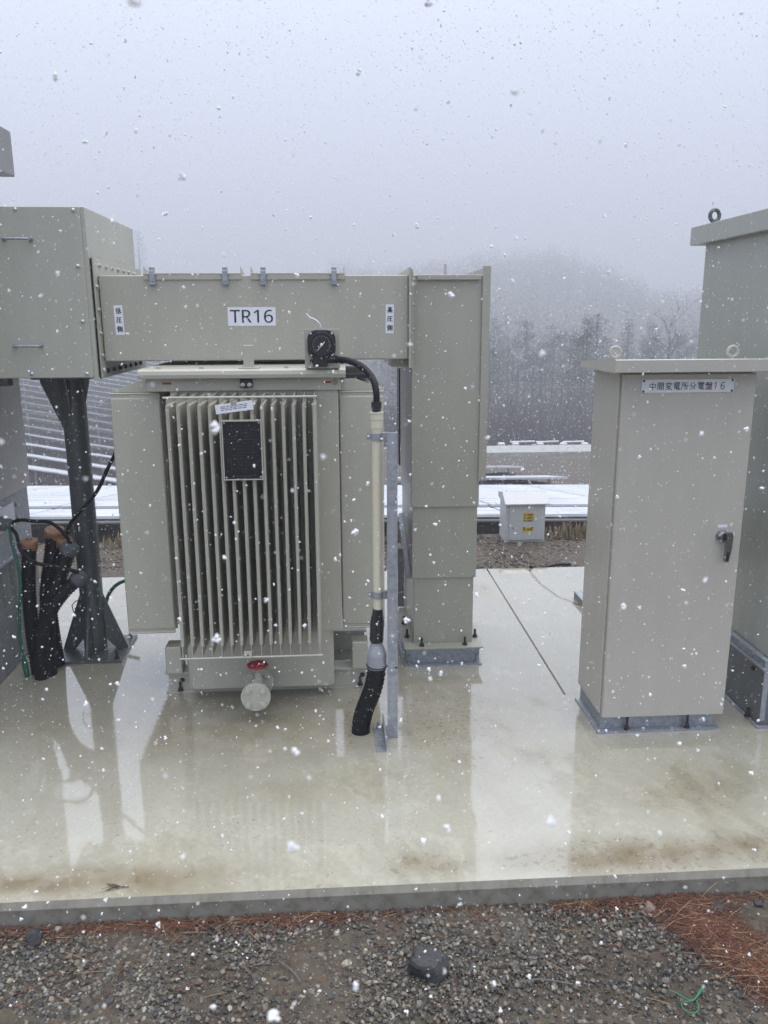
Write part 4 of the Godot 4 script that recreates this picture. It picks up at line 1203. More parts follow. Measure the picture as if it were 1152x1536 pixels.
# ------------------------------------------------------------------ behind the slab
func build_small_box() -> void:
	var z := -5.86
	var gy := land(1.42, z)
	var t := thing("combiner_box", "small pale grey metal box with yellow warning stickers on the gravel", "electrical box", Vector3(1.42, gy, z - 0.1))
	part(t, "body", bx(Vector3(1.272, gy - 0.02, z - 0.22), Vector3(1.572, 0.262, z), 0.004), M.jb_grey)
	part(t, "door", bx(Vector3(1.298, gy + 0.02, z), Vector3(1.562, 0.245, z + 0.008), 0.002), M.jb_grey)
	var r := MB.new()
	r.prism(PackedVector2Array([Vector2(z + 0.022, 0.247), Vector2(z + 0.022, 0.256), Vector2(z - 0.10, 0.325), Vector2(z - 0.25, 0.30), Vector2(z - 0.25, 0.262)]), 0.336, Transform3D(Basis(Vector3(0, 0, 1), Vector3.UP, Vector3(-1, 0, 0)), Vector3(1.598, 0, 0)))
	part(t, "roof", r, M.jb_grey)
	for q in [[1.402, 0.120, 1.484, 0.187], [1.401, 0.036, 1.483, 0.074]]:
		var s := part(t, "warning_sticker", bx(Vector3(q[0], q[1], z + 0.008), Vector3(q[2], q[3], z + 0.0095)), M.yellow)
		var p := MB.new()
		var rows := 3 if q[1] > 0.1 else 1
		for k in rows:
			var y: float = q[3] - 0.018 - k * 0.0215
			p.prism(PackedVector2Array([Vector2(q[0] + 0.004, y - 0.006), Vector2(q[0] + 0.022, y - 0.006), Vector2(q[0] + 0.013, y + 0.009)]), 0.0005, Transform3D(Basis(), Vector3(0, 0, z + 0.0095)))
			p.box(Vector3(q[0] + 0.030, y + 0.001, z + 0.0095), Vector3(q[2] - 0.006, y + 0.006, z + 0.0101)); p.box(Vector3(q[0] + 0.030, y - 0.006, z + 0.0095), Vector3(q[2] - 0.014, y - 0.002, z + 0.0101))
		if rows == 1:
			p.box(Vector3(q[0] + 0.002, q[3] - 0.009, z + 0.0095), Vector3(q[0] + 0.018, q[3] - 0.001, z + 0.0101)); p.box(Vector3(q[2] - 0.018, q[3] - 0.009, z + 0.0095), Vector3(q[2] - 0.002, q[3] - 0.001, z + 0.0101))
		part(s, "lettering", p, M.ink).set_meta("kind", "stuff")
	part(t, "keyhole", bx(Vector3(1.325, 0.060, z + 0.008), Vector3(1.331, 0.073, z + 0.010)), M.black)
	# bolted foot of a neighbouring frame, half hidden by the cabinet
	var f := thing("footing_bracket", "bolted grey steel footing block on the slab behind the warm grey cabinet", "footing", Vector3(1.45, 0, -4.35))
	part(f, "block", bx(Vector3(1.39, 0, -4.47), Vector3(1.6, 0.035, -4.22), 0.003), M.concrete_edge)
	part(f, "plate", bx(Vector3(1.388, 0.035, -4.472), Vector3(1.602, 0.043, -4.218), 0.001), M.galv)
	shared(f, "anchor_bolt", stud_mesh, M.rust, Vector3(1.43, 0.043, -4.36))

func solar_table(t: Node3D, called: String, a: Vector3, b: Vector3, depth: float, slope: float, th: float) -> void:
	# a tilted board from a to b along its near upper edge, falling away to the rear
	var m := MB.new()
	var back := Vector3(0, -slope * depth, -depth)
	var dn := Vector3(0, -th, 0)
	m.quad(a, b, b + back, a + back)
	m.quad(a + dn, b + dn, b, a)
	m.quad(b + dn, b + back + dn, b + back, b); m.quad(a + back + dn, a + dn, a, a + back)
	m.quad(a + back, b + back, b + back + dn, a + back + dn)
	part(t, called, m, M.panel_snow_sheen)
	var u := MB.new()
	u.quad(a + dn * 1.05 + back * 0.995, b + dn * 1.05 + back * 0.995, b + dn * 1.05 + back * 0.005, a + dn * 1.05 + back * 0.005)
	part(t, "underside", u, M.panel_under)

func build_solar() -> void:
	# two near tables of snow-covered modules, sky sheen painted into their white
	var mod := MB.new()
	mod.bbox(Vector3(0, -0.035, -1.04), Vector3(1.64, 0.0, 0), 0.004)
	var mmesh := mod.mesh()
	var tilt := atan(0.158)
	for tb in 2:
		var rows := 1 if tb == 0 else 5
		var d0 := 8.2 if tb == 0 else 9.36
		var y0 := -0.365 if tb == 0 else -0.520
		var t := thing("solar_array", "single near row of snow-covered solar panels below the gravel bank" if tb == 0 else "wide table of snow-covered solar panels behind the single near row", "solar panels", Vector3(0, land(0, -d0), -d0), "solar panel tables")
		for r in rows:
			for c in 9:
				var x := -8.2 + c * 1.675
				var d := d0 + r * 1.085 + (0.05 if r > 0 else 0.0)
				# the board falls away towards the rear
				var bs := Basis(Vector3(0, 0, 1), -0.0145) * Basis(Vector3.RIGHT, -tilt)
				shared(t, "panel", mmesh, M.panel_snow_sheen, Vector3(x, y0 - (d - d0) * 0.158 - 0.0145 * x, -d), bs)
		for c in 6:
			for e in ([0.15, 0.85] if tb == 0 else [0.2, 2.6, 5.0]):
				var x := -8.0 + c * 2.9
				var zz: float = -d0 - e
				var top: float = y0 - e * 0.158 - 0.0145 * x - 0.05
				part(t, "leg", bx(Vector3(x, land(x, zz) - 0.05, zz - 0.04), Vector3(x + 0.06, top, zz + 0.02)), M.galv)
		var rail := MB.new()
		var ra := Vector3(-8.2, y0 + 0.0145 * 8.2 - 0.075, -d0 - 0.05); var rb := Vector3(6.85, y0 - 0.0145 * 6.85 - 0.075, -d0 - 0.05)
		rail.tube([ra, rb], [0.03, 0.03], 4)
		part(t, "rail", rail, M.aluminium)
	# low tables further down the valley
	for q in [[2.0, 5.0, -21.0, -2.20, "short low solar table on the snowy ground down in the valley"], [1.5, 5.46, -18.5, -2.02, "longer low solar table on the snowy ground down in the valley"]]:
		var a := Vector3(q[0], q[3] + 0.02, q[2]); var b := Vector3(q[1], q[3], q[2])
		var t := thing("solar_table", q[4], "solar panels", Vector3((q[0] + q[1]) / 2, land(q[1], q[2]), q[2]), "solar panel tables")
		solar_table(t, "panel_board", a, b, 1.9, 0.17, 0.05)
		for k in 4:
			var x := lerpf(q[0] + 0.2, q[1] - 0.4, k / 3.0)
			part(t, "leg", bx(Vector3(x, land(x, q[2]) - 0.1, q[2] - 0.25), Vector3(x + 0.05, q[3] - 0.08, q[2] - 0.2)), M.galv)
	# rows on the slope to the left
	var ys := [704.0, 685, 668, 653, 640, 627, 616, 605.6, 595.8, 587, 579, 571, 563.5, 556.5, 550, 543.5, 537.5, 531.5, 526, 520.5, 515, 509.5, 504]
	for i in ys.size():
		var p := on_land(40, ys[i] - 2, 1.0)
		var d := -p.z
		var xa := -0.47 * d; var xb := -0.14 * d
		var ya := land(xa, p.z) + 0.95; var yb := land(xb, p.z) + 0.95
		var a := Vector3(xa, ya, p.z); var b := Vector3(xb, yb, p.z)
		# keep the row on the pixel's line
		var yy := lerpf(ya, yb, (p.x - xa) / (xb - xa))
		var lift := clampf(p.y - yy, -0.4, 0.6)
		a.y += lift; b.y += lift
		var t := thing("solar_row", "long row of snow-edged solar panels on the dark slope beyond the steel post", "solar panels", Vector3((xa + xb) / 2, (land(xa, p.z) + land(xb, p.z)) / 2, p.z), "solar rows on the far slope")
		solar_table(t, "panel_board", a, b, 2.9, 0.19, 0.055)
		var n := 8
		for k in n:
			var f := (k + 0.4) / n
			var q := a.lerp(b, f)
			part(t, "leg", bx(Vector3(q.x, land(q.x, q.z) - 0.3, q.z - 0.5), Vector3(q.x + 0.07, q.y - 0.16, q.z - 0.42)), M.galv)
	# small far rows glimpsed among the trees
	for q in [[803, 870, 572], [800, 874, 578], [806, 872, 584], [810, 868, 590], [586, 603, 574], [582, 602, 580], [580, 602, 586]]:
		var a := on_z(q[0], q[2], -86.0); var b := on_z(q[1], q[2] + 1.0, -86.0)
		var t := thing("solar_row", "short snow-edged solar row glimpsed among the far trees", "solar panels", Vector3((a.x + b.x) / 2, land(a.x, -86), -86), "solar rows among the trees")
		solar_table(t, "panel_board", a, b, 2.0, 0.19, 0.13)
		for k in 3:
			var g := a.lerp(b, 0.1 + k * 0.4)
			part(t, "leg", bx(Vector3(g.x, land(g.x, g.z) - 0.3, g.z - 0.5), Vector3(g.x + 0.08, g.y - 0.2, g.z - 0.4)), M.galv)

func build_road() -> void:
	var mb := MB.new()
	var n := 40
	for i in n:
		var xa := -6.0 + i * 1.2; var xb := xa + 1.2
		var p := [Vector3(xa, -3.79, -33), Vector3(xb, -3.79, -33), Vector3(xb, -4.04, -36.5), Vector3(xa, -4.04, -36.5)]
		mb.quad(p[0], p[1], p[2], p[3])
		mb.quad(p[0] + Vector3(0, -0.8, 0), p[1] + Vector3(0, -0.8, 0), p[1], p[0])
	structure("road", mb, M.road, "pale concrete road crossing the valley in front of the woods")
	var t := thing("guard_rail", "white guard rail with square posts along the far road", "guard rail", Vector3(10, land(10, -37), -37))
	for q in [752, 773, 810, 845, 877]:
		var a := on_z(q, 664, -37)
		part(t, "post", bx(Vector3(a.x - 0.15, land(a.x, -37) - 0.1, -37.1), Vector3(a.x + 0.15, a.y, -36.85), 0.02), M.white_paint)
	for q in [[765, 802], [804, 838], [844, 876]]:
		var a := on_z(q[0], 663, -37); var b := on_z(q[1], 662, -37)
		var r := MB.new()
		r.tube([a, b], [0.04, 0.04], 6)
		part(t, "rail", r, M.white_paint)

# ------------------------------------------------------------------ trees
func leafy(mb: MB, c: Vector3, size: float, n: int, tone: Color, flat := 0.5) -> void:
	for i in n:
		var d := Vector3(rng.randf_range(-1, 1), rng.randf_range(-flat, flat), rng.randf_range(-1, 1))
		var a := c + d * size
		var u := Vector3(rng.randf_range(-1, 1), rng.randf_range(-0.6, 0.6), rng.randf_range(-1, 1)).normalized() * size * rng.randf_range(0.35, 0.8)
		var w := Vector3(rng.randf_range(-1, 1), rng.randf_range(-0.7, 0.3), rng.randf_range(-1, 1)).normalized() * size * rng.randf_range(0.15, 0.35)
		mb.tint = tone * rng.randf_range(0.7, 1.3)
		mb.tri(a - u * 0.5, a + w, a + u * 0.5)

func tree_proto(kind: String, h: float, seed_: int, label: String) -> Node3D:
	rng.seed = seed_
	var t := thing("cedar_tree" if kind == "cedar" else "pine_tree" if kind == "pine" else "bare_tree", label, "tree", Vector3.ZERO, "trees at the edge of the woods")
	var tr := MB.new()
	var crown := MB.new()
	crown.tinted = true
	var lean := Vector3(rng.randf_range(-0.3, 0.3), 0, rng.randf_range(-0.2, 0.2))
	if kind == "cedar":
		tr.tube([Vector3(0, -0.6, 0), Vector3(0, h * 0.5, 0), Vector3(0, h * 0.98, 0)], [0.17, 0.11, 0.02], 6)
		var y := h * 0.12
		while y < h:
			var k := 1.0 - y / h
			var reach := (0.25 + pow(k, 0.75) * h * 0.19) * rng.randf_range(0.75, 1.2)
			for b in 6:
				var a := rng.randf() * TAU
				var d := Vector3(cos(a), -0.12, sin(a))
				for s in 4:
					var f := (s + 1) / 4.0
					leafy(crown, Vector3(0, y, 0) + d * reach * f + Vector3(0, 0.10 * f, 0), 0.22 + 0.16 * k, 4, Color(0.070, 0.078, 0.074))
			y += 0.30 + 0.10 * k
		leafy(crown, Vector3(0, h, 0), 0.18, 8, Color(0.08, 0.09, 0.085), 1.0)
	elif kind == "pine":
		tr.tube([Vector3(0, -0.6, 0), lean * 0.4 + Vector3(0, h * 0.4, 0), lean + Vector3(0, h * 0.75, 0), lean * 1.6 + Vector3(0, h, 0)], [0.16, 0.12, 0.07, 0.02], 6)
		for b in 34:
			var f := rng.randf_range(0.22, 1.0)
			var base := lean * f * 1.4 + Vector3(0, h * f, 0)
			var a := rng.randf() * TAU
			var reach := rng.randf_range(0.5, 1.0) * h * 0.24 * (1.25 - f * 0.75)
			var tip := base + Vector3(cos(a) * reach, rng.randf_range(-0.1, 0.35), sin(a) * reach)
			tr.tube([base, tip], [0.035, 0.012], 4, false)
			for s in 7:
				leafy(crown, base.lerp(tip, 0.15 + 0.85 * s / 6.0) + Vector3(0, rng.randf_range(-0.1, 0.3), 0), 0.42, 9, Color(0.065, 0.072, 0.066), 0.6)
	else:
		tr.tube([Vector3(0, -0.6, 0), lean * 0.4 + Vector3(0, h * 0.5, 0), lean + Vector3(0, h * 0.9, 0)], [0.12, 0.08, 0.015], 5)
		for b in 34:
			var f := rng.randf_range(0.25, 0.95)
			var base := lean * f + Vector3(0, h * f, 0)
			var a := rng.randf() * TAU
			var dir := Vector3(cos(a), rng.randf_range(0.5, 1.3), sin(a)).normalized()
			var ln := h * rng.randf_range(0.12, 0.26)
			var mid := base + dir * ln
			tr.tube([base, mid], [0.03, 0.012], 3, false)
			for s in 5:
				var d2 := (dir + Vector3(rng.randf_range(-0.8, 0.8), rng.randf_range(-0.2, 0.6), rng.randf_range(-0.8, 0.8))).normalized()
				var q := base.lerp(mid, rng.randf_range(0.4, 1.0))
				var e := q + d2 * ln * rng.randf_range(0.3, 0.6)
				tr.tube([q, e], [0.014, 0.005], 3, false)
				leafy(crown, e, 0.20, 3, Color(0.15, 0.135, 0.135), 1.0)
	part(t, "trunk", tr, M.bark)
	part(t, "crown", crown, M.foliage)
	return t

func build_woods() -> void:
	var label := {
		"cedar": "slender dark cedar tree standing at the edge of the misty woods",
		"pine": "ragged pine tree with spreading branches at the edge of the misty woods",
		"bare": "leafless greyish tree among the conifers of the misty woods",
	}
	var protos := []
	for q in [["cedar", 11.0, 1], ["pine", 11.0, 2], ["bare", 9.0, 3], ["cedar", 9.5, 4], ["pine", 12.0, 5], ["bare", 10.0, 6]]:
		protos.append(tree_proto(q[0], q[1], q[2], label[q[0]]))
	var spots := []
	# trees one can make out: [pixel x of the trunk, pixel y of the top, distance, kind]
	for q in [[945, 488, 62, 0], [1006, 508, 66, 3], [872, 500, 60, 4], [790, 484, 70, 1], [832, 492, 66, 4], [742, 478, 76, 0], [765, 496, 64, 2], [855, 506, 58, 1], [815, 512, 58, 5], [905, 505, 66, 3], [965, 512, 60, 3], [922, 515, 70, 5], [1030, 520, 70, 3], [985, 505, 84, 1], [1022, 500, 90, 4], [590, 520, 70, 2], [612, 500, 76, 0], [778, 520, 54, 5], [845, 530, 52, 2], [736, 520, 56, 2]]:
		spots.append(q)
	rng.seed = 99
	for i in 110:
		spots.append([rng.randf_range(560, 1130), rng.randf_range(470, 560), rng.randf_range(46, 112), [0, 0, 3, 3, 0, 1, 4, 2, 5][rng.randi() % 9]])
	for i in spots.size():
		var q = spots[i]
		var top := on_z(q[0], q[1], -q[2])
		var gy := land(top.x, top.z)
		var pr: Node3D = protos[q[3]]
		var h: float = [11.0, 11.0, 9.0, 9.5, 12.0, 10.0][q[3]]
		var s := clampf((top.y - gy) / h, 0.6, 1.7)
		var o: Node3D
		if not pr.has_meta("put"):
			pr.set_meta("put", 1)
			o = pr
			o.position = Vector3(top.x, gy, top.z)
			o.rotation.y = q[0]
			o.scale = Vector3.ONE * s
		else:
			o = copy_of(pr, Vector3(top.x, gy, top.z), q[0], s)
			o.remove_meta("put")
	for p in protos: p.remove_meta("put")
	# one conifer tip far above the junction box
	var tp := on_z(206, 348, -150)
	copy_of(protos[0], Vector3(tp.x, land(tp.x, -150), -150), 1.0, (tp.y - land(tp.x, -150)) / 11.0, "tall lone cedar whose faint tip shows above the bus duct")
	# far wooded hill: one mass, its tone lightened to paint in haze
	var bush := MB.new()
	bush.tinted = true
	for i in 26:
		var a := rng.randf() * TAU
		var y := rng.randf_range(0.5, 6.5)
		var r := 1.9 * sqrt(maxf(0.05, 1.0 - pow((y - 3.0) / 4.2, 2))) * rng.randf_range(0.4, 1.0)
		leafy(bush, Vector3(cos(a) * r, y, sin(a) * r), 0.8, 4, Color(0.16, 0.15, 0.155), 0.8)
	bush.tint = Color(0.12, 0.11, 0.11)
	bush.tube([Vector3(0, -1, 0), Vector3(0, 5, 0)], [0.15, 0.05], 4, false)
	var xfs := []
	for i in 3600:
		var d := sqrt(rng.randf_range(112.0 * 112, 300.0 * 300))
		var a := rng.randf_range(0.0, 0.62)
		var x := a * d
		var s := rng.randf_range(0.7, 1.35)
		xfs.append(Transform3D(Basis(Vector3.UP, rng.randf() * TAU).scaled(Vector3(s, s * rng.randf_range(0.8, 1.4), s)), Vector3(x, land(x, -d) - 0.3, -d)))
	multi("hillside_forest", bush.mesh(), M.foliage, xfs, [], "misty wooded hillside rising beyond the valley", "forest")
	# twiggy growth in front of the woods
	var tw := MB.new()
	tw.tinted = true
	for i in 22:
		tw.tint = Color(0.15, 0.13, 0.13) * rng.randf_range(0.6, 1.3)
		var b := Vector3(rng.randf_range(-0.5, 0.5), -0.2, rng.randf_range(-0.5, 0.5))
		var e := b + Vector3(rng.randf_range(-0.8, 0.8), rng.randf_range(1.2, 3.0), rng.randf_range(-0.8, 0.8))
		tw.tube([b, e], [0.022, 0.006], 3, false)
		for k in 3:
			var q := b.lerp(e, rng.randf_range(0.4, 0.9))
			tw.tube([q, q + Vector3(rng.randf_range(-0.5, 0.5), rng.randf_range(0.2, 0.7), rng.randf_range(-0.5, 0.5))], [0.010, 0.004], 3, false)
	xfs = []
	for i in 1500:
		var d := rng.randf_range(40, 75)
		var a := rng.randf_range(-0.02, 0.58)
		var s := rng.randf_range(0.6, 1.3)
		xfs.append(Transform3D(Basis(Vector3.UP, rng.randf() * TAU).scaled(Vector3(s, s, s)), Vector3(a * d, land(a * d, -d), -d)))
	multi("undergrowth", tw.mesh(), M.foliage, xfs, [], "leafless purple-grey thicket at the foot of the woods", "undergrowth")

# ------------------------------------------------------------------ loose ground cover
func pebble(seed_: int, squash: float, rough := 0.28) -> ArrayMesh:
	var r := RandomNumberGenerator.new()
	r.seed = seed_
	var ph := (1 + sqrt(5.0)) / 2
	var P := [Vector3(-1, ph, 0), Vector3(1, ph, 0), Vector3(-1, -ph, 0), Vector3(1, -ph, 0), Vector3(0, -1, ph), Vector3(0, 1, ph), Vector3(0, -1, -ph), Vector3(0, 1, -ph), Vector3(ph, 0, -1), Vector3(ph, 0, 1), Vector3(-ph, 0, -1), Vector3(-ph, 0, 1)]
	for i in 12:
		P[i] = P[i].normalized() * r.randf_range(1.0 - rough, 1.0 + rough) * 0.5
		P[i].y *= squash
	var mb := MB.new()
	for f in [[0, 11, 5], [0, 5, 1], [0, 1, 7], [0, 7, 10], [0, 10, 11], [1, 5, 9], [5, 11, 4], [11, 10, 2], [10, 7, 6], [7, 1, 8], [3, 9, 4], [3, 4, 2], [3, 2, 6], [3, 6, 8], [3, 8, 9], [4, 9, 5], [2, 4, 11], [6, 2, 10], [8, 6, 7], [9, 8, 1]]:
		mb.tri(P[f[0]], P[f[1]], P[f[2]])
	return mb.mesh()

func rock_mesh(seed_: int, squash: float) -> ArrayMesh:
	# an angular stone: a fine sphere cut back by random planes and roughened
	var r := RandomNumberGenerator.new()
	r.seed = seed_
	var planes := []
	for i in 9:
		planes.append([Vector3(r.randfn(), r.randfn() * 0.8, r.randfn()).normalized(), r.randf_range(0.26, 0.42)])
	var nz := FastNoiseLite.new()
	nz.seed = seed_; nz.frequency = 3.0
	var at := func(a: float, b: float) -> Vector3:
		var d := Vector3(cos(a) * sin(b), cos(b), sin(a) * sin(b))
		var k := 0.5
		for p in planes:
			var c: float = d.dot(p[0])
			if c > 0.01: k = minf(k, p[1] / c)
		k *= 1.0 + 0.06 * nz.get_noise_3dv(d)
		return Vector3(d.x * k, d.y * k * squash, d.z * k)
	var mb := MB.new()
	for i in 24:
		for j in 14:
			var a0 := TAU * i / 24; var a1 := TAU * (i + 1) / 24
			var b0 := PI * j / 14; var b1 := PI * (j + 1) / 14
			var q := [at.call(a0, b0), at.call(a1, b0), at.call(a1, b1), at.call(a0, b1)]
			if j > 0: mb.tri(q[0], q[1], q[2])
			if j < 13: mb.tri(q[0], q[2], q[3])
	return mb.mesh()

func stone_tone() -> Color:
	var k := rng.randf()
	var c := Color(0.10, 0.098, 0.092)
	if k < 0.35: c = Color(0.055, 0.056, 0.058)
	elif k < 0.6: c = Color(0.15, 0.145, 0.13)
	elif k < 0.8: c = Color(0.13, 0.105, 0.08)
	elif k < 0.93: c = Color(0.22, 0.21, 0.19)
	else: c = Color(0.34, 0.32, 0.28)
	return c * Color(1.02, 0.98, 0.90) * rng.randf_range(0.35, 1.1)

func build_gravel() -> void:
	rng.seed = 2024
	var bare := FastNoiseLite.new()
	bare.seed = 9; bare.frequency = 2.2; bare.fractal_octaves = 2
	for v in 3:
		var xfs := []
		var cols := []
		for i in 30000:
			var x := rng.randf_range(-1.5, 1.9)
			var z := rng.randf_range(-2.03, -1.25)
			var thin := bare.get_noise_2d(x, z)
			if thin > 0.16 and rng.randf() < 0.65: continue
			var s := 0.0030 + 0.013 * pow(rng.randf(), 3.2)
			if rng.randf() < 0.004: s = rng.randf_range(0.014, 0.024)
			xfs.append(Transform3D(Basis.from_euler(Vector3(rng.randf_range(-0.4, 0.4), rng.randf() * TAU, rng.randf_range(-0.4, 0.4))).scaled(Vector3(s, s, s)), Vector3(x, land(x, z) + s * 0.1 + 0.001, z)))
			cols.append(stone_tone())
		multi("gravel", pebble(50 + v, 0.6, 0.42), M.stone, xfs, cols, ["fine grey and brown gravel strewn before the slab edge", "dark angular gravel mixed into the soil before the slab", "pale gravel chips mixed into the soil before the slab"][v], "gravel")
	var xg0 := []
	var cg0 := []
	for i in 70000:
		var x := rng.randf_range(-1.5, 1.9)
		var z := rng.randf_range(-2.03, -1.25)
		var s := rng.randf_range(0.0013, 0.0034)
		xg0.append(Transform3D(Basis.from_euler(Vector3(rng.randf() * TAU, rng.randf() * TAU, 0)).scaled(Vector3.ONE * s), Vector3(x, land(x, z) + 0.0005, z)))
		cg0.append(stone_tone() * 0.9)
	multi("gravel", pebble(58, 0.7, 0.4), M.stone, xg0, cg0, "coarse sandy grit between the stones before the slab", "gravel")
	var xfs2 := []
	var cols2 := []
	for i in 16000:
		var x := rng.randf_range(-4.5, 5.0)
		var z := rng.randf_range(-6.25, -5.08)
		var s := 0.008 + 0.016 * pow(rng.randf(), 2.2)
		xfs2.append(Transform3D(Basis(Vector3.UP, rng.randf() * TAU).scaled(Vector3(s, s, s)), Vector3(x, land(x, z) + s * 0.15, z)))
		var c := stone_tone() * 0.9
		if rng.randf() < 0.25: c = Color(0.085, 0.055, 0.048)
		cols2.append(c)
	multi("gravel", pebble(60, 0.7), M.stone, xfs2, cols2, "reddish grey gravel strip behind the concrete slab", "gravel")
	# larger stones one can pick out
	var big := [[638, 1457, 0.125, "dark angular rock in a muddy hollow before the slab", 0.75], [52, 1413, 0.062, "dark rounded stone under the slab edge beside a pale pebble", 0.8], [88, 1397, 0.026, "pale pebble beside the dark rounded stone", 0.8], [1078, 1366, 0.04, "dark flat stone at the slab edge beside the pine needles", 0.6], [518, 1446, 0.024, "cream coloured pebble lying on the gravel", 0.8], [742, 1412, 0.036, "brown stone half sunk in the gravel", 0.7], [640, 1388, 0.034, "grey stone close to the slab face", 0.7], [1137, 1360, 0.032, "charcoal stone under the slab edge", 0.8], [975, 1362, 0.04, "pinkish flat stone among pine needles at the slab edge", 0.5], [1000, 1475, 0.026, "grey pebble beside the green twine", 0.8], [165, 1505, 0.030, "dark stone on bare muddy soil", 0.7]]
	for i in big.size():
		var b = big[i]
		var p := on_y(b[0], b[1], -0.074)
		p.y = land(p.x, p.z)
		var mesh := rock_mesh(300 + i, b[4])
		var o := MeshInstance3D.new()
		o.name = numbered("stone")
		o.mesh = mesh
		var tone: Color = [Color(0.035, 0.037, 0.04), Color(0.04, 0.042, 0.048), Color(0.26, 0.25, 0.22), Color(0.05, 0.05, 0.05), Color(0.40, 0.36, 0.27), Color(0.11, 0.085, 0.065), Color(0.14, 0.14, 0.13), Color(0.04, 0.04, 0.045), Color(0.22, 0.16, 0.14), Color(0.17, 0.17, 0.16), Color(0.05, 0.05, 0.05)][i]
		o.material_override = triplanar(mat(tone, 0.55), Vector3(14, 14, 14), M.rock.albedo_texture)
		add_child(o)
		o.position = p + Vector3(0, b[2] * b[4] * 0.22, 0)
		o.rotation = Vector3(0.15, i * 1.7, 0.1)
		o.scale = Vector3.ONE * b[2]
		meta(o, b[3], "stone", "loose stones before the slab")
	# fallen pine needles
	var nm := MB.new()
	nm.tube([Vector3(-0.5, 0, 0), Vector3(0, 0.03, 0.01), Vector3(0.5, 0, 0)], [0.010, 0.014, 0.006], 3, false)
	var xn := []
	var cn := []
	for i in 6500:
		var p: Vector3
		var k := rng.randf()
		if k < 0.45:
			var x := rng.randf_range(-1.2, 1.6)
			var want := 1.0 if x < 0.0 else 0.12 if x < 0.62 else 1.0
			if sin(x * 9.0) * 0.5 + sin(x * 4.3 + 1) * 0.5 < 0.0: want *= 0.45
			if rng.randf() > want: continue
			p = Vector3(x, 0, -2.022 + absf(rng.randfn(0, 0.022)))
		else:
			var f := rng.randf()
			p = Vector3(lerpf(0.98, 1.17, f) + rng.randfn(0, 0.05), 0, lerpf(-1.99, -1.62, f) + rng.randfn(0, 0.03))
			if k > 0.93: p = Vector3(rng.randf_range(-1.2, 1.7), 0, rng.randf_range(-2.0, -1.3))
		if p.z < -2.024: p.z = -2.024
		var ln := rng.randf_range(0.04, 0.085)
		p.y = land(p.x, p.z) + 0.004 + rng.randf() * 0.008
		xn.append(Transform3D(Basis.from_euler(Vector3(0, rng.randfn(0, 0.9), rng.randf_range(-0.12, 0.12))).scaled(Vector3(ln, ln, ln * 1.0)), p))
		cn.append(Color(0.15, 0.056, 0.030) * rng.randf_range(0.4, 1.3) if rng.randf() < 0.88 else Color(0.30, 0.20, 0.11))
	multi("pine_needles", nm.mesh(), M.needle, xn, cn, "rusty fallen pine needles along the foot of the slab", "pine needles").set_meta("kind", "stuff")
	# a bundle of needles on the slab
	var c := on_y(182, 1332)
	var t := thing("needle_bundle", "bundle of brown pine needles lying on the wet slab edge", "pine needles", Vector3(c.x, 0, c.z))
	var st := MB.new()
	st.tube([c + Vector3(0.0, 0.004, 0), c + Vector3(0.022, 0.004, 0.0)], [0.002, 0.0014], 6)
	part(t, "stalk", st, M.bark)
	var bn := MB.new()
	for i in 16:
		var a := PI + rng.randf_range(-0.42, 0.35)
		var ln := rng.randf_range(0.03, 0.058)
		bn.tube([c + Vector3(0, 0.005, 0), c + Vector3(cos(a) * ln * 0.5, 0.006 + rng.randf() * 0.004, -sin(a) * ln * 0.5), c + Vector3(cos(a) * ln, 0.002, -sin(a) * ln * 1.1)], [0.0008, 0.0008, 0.0004], 4, false)
	part(t, "needles", bn, mat(Color(0.10, 0.045, 0.03), 0.6))
	# twine and twigs
	var tw := []
	for q in [[1003, 1481], [1012, 1484], [1026, 1492], [1040, 1497], [1050, 1482], [1057, 1474], [1050, 1486], [1038, 1497], [1023, 1500], [1027, 1511], [1042, 1516], [1049, 1508], [1045, 1497]]:
		var p := on_y(q[0], q[1], -0.05)
		tw.append(Vector3(p.x, land(p.x, p.z) + 0.016, p.z))
	single("twine", cable(tw, 0.0016, 6, 0.01), M.twine, tw[0], "scrap of green plastic twine on the gravel", "twine")
	for q in [[[780, 1470], [800, 1466], [825, 1467], [860, 1473], "thin dark twig lying flat on the gravel"], [[418, 1438], [432, 1448], [446, 1462], [450, 1470], "short crooked twig on bare soil"]]:
		var pp := []
		for k in 4:
			var p := on_y(q[k][0], q[k][1], -0.055)
			pp.append(Vector3(p.x, land(p.x, p.z) + 0.012, p.z))
		single("twig", cable(pp, 0.0022, 5, 0.01), M.bark, pp[0], q[4], "twig")
	# dry grass on the bank behind the slab
	var bl := MB.new()
	bl.tri(Vector3(-0.5, 0, 0), Vector3(0.5, 0, 0), Vector3(0.2, 1, 0.25))
	var xg := []
	var cg := []
	for i in 4200:
		var cx := rng.randf_range(-5, 6)
		cx = snappedf(cx, 0.23) + rng.randfn(0, 0.10)
		var z := rng.randf_range(-6.3, -5.9)
		var hgt := rng.randf_range(0.03, 0.17) * (0.6 + 0.4 * sin(cx * 3.7))
		xg.append(Transform3D(Basis.from_euler(Vector3(rng.randf_range(-0.4, 0.4), rng.randf() * TAU, rng.randf_range(-0.5, 0.5))).scaled(Vector3(0.0013, hgt, hgt)), Vector3(cx, land(cx, z) - 0.01, z)))
		cg.append(Color(0.30, 0.24, 0.15) * rng.randf_range(0.5, 1.3))
	multi("dry_grass", bl.mesh(), M.straw, xg, cg, "straw-coloured dry grass on the bank behind the slab", "grass")
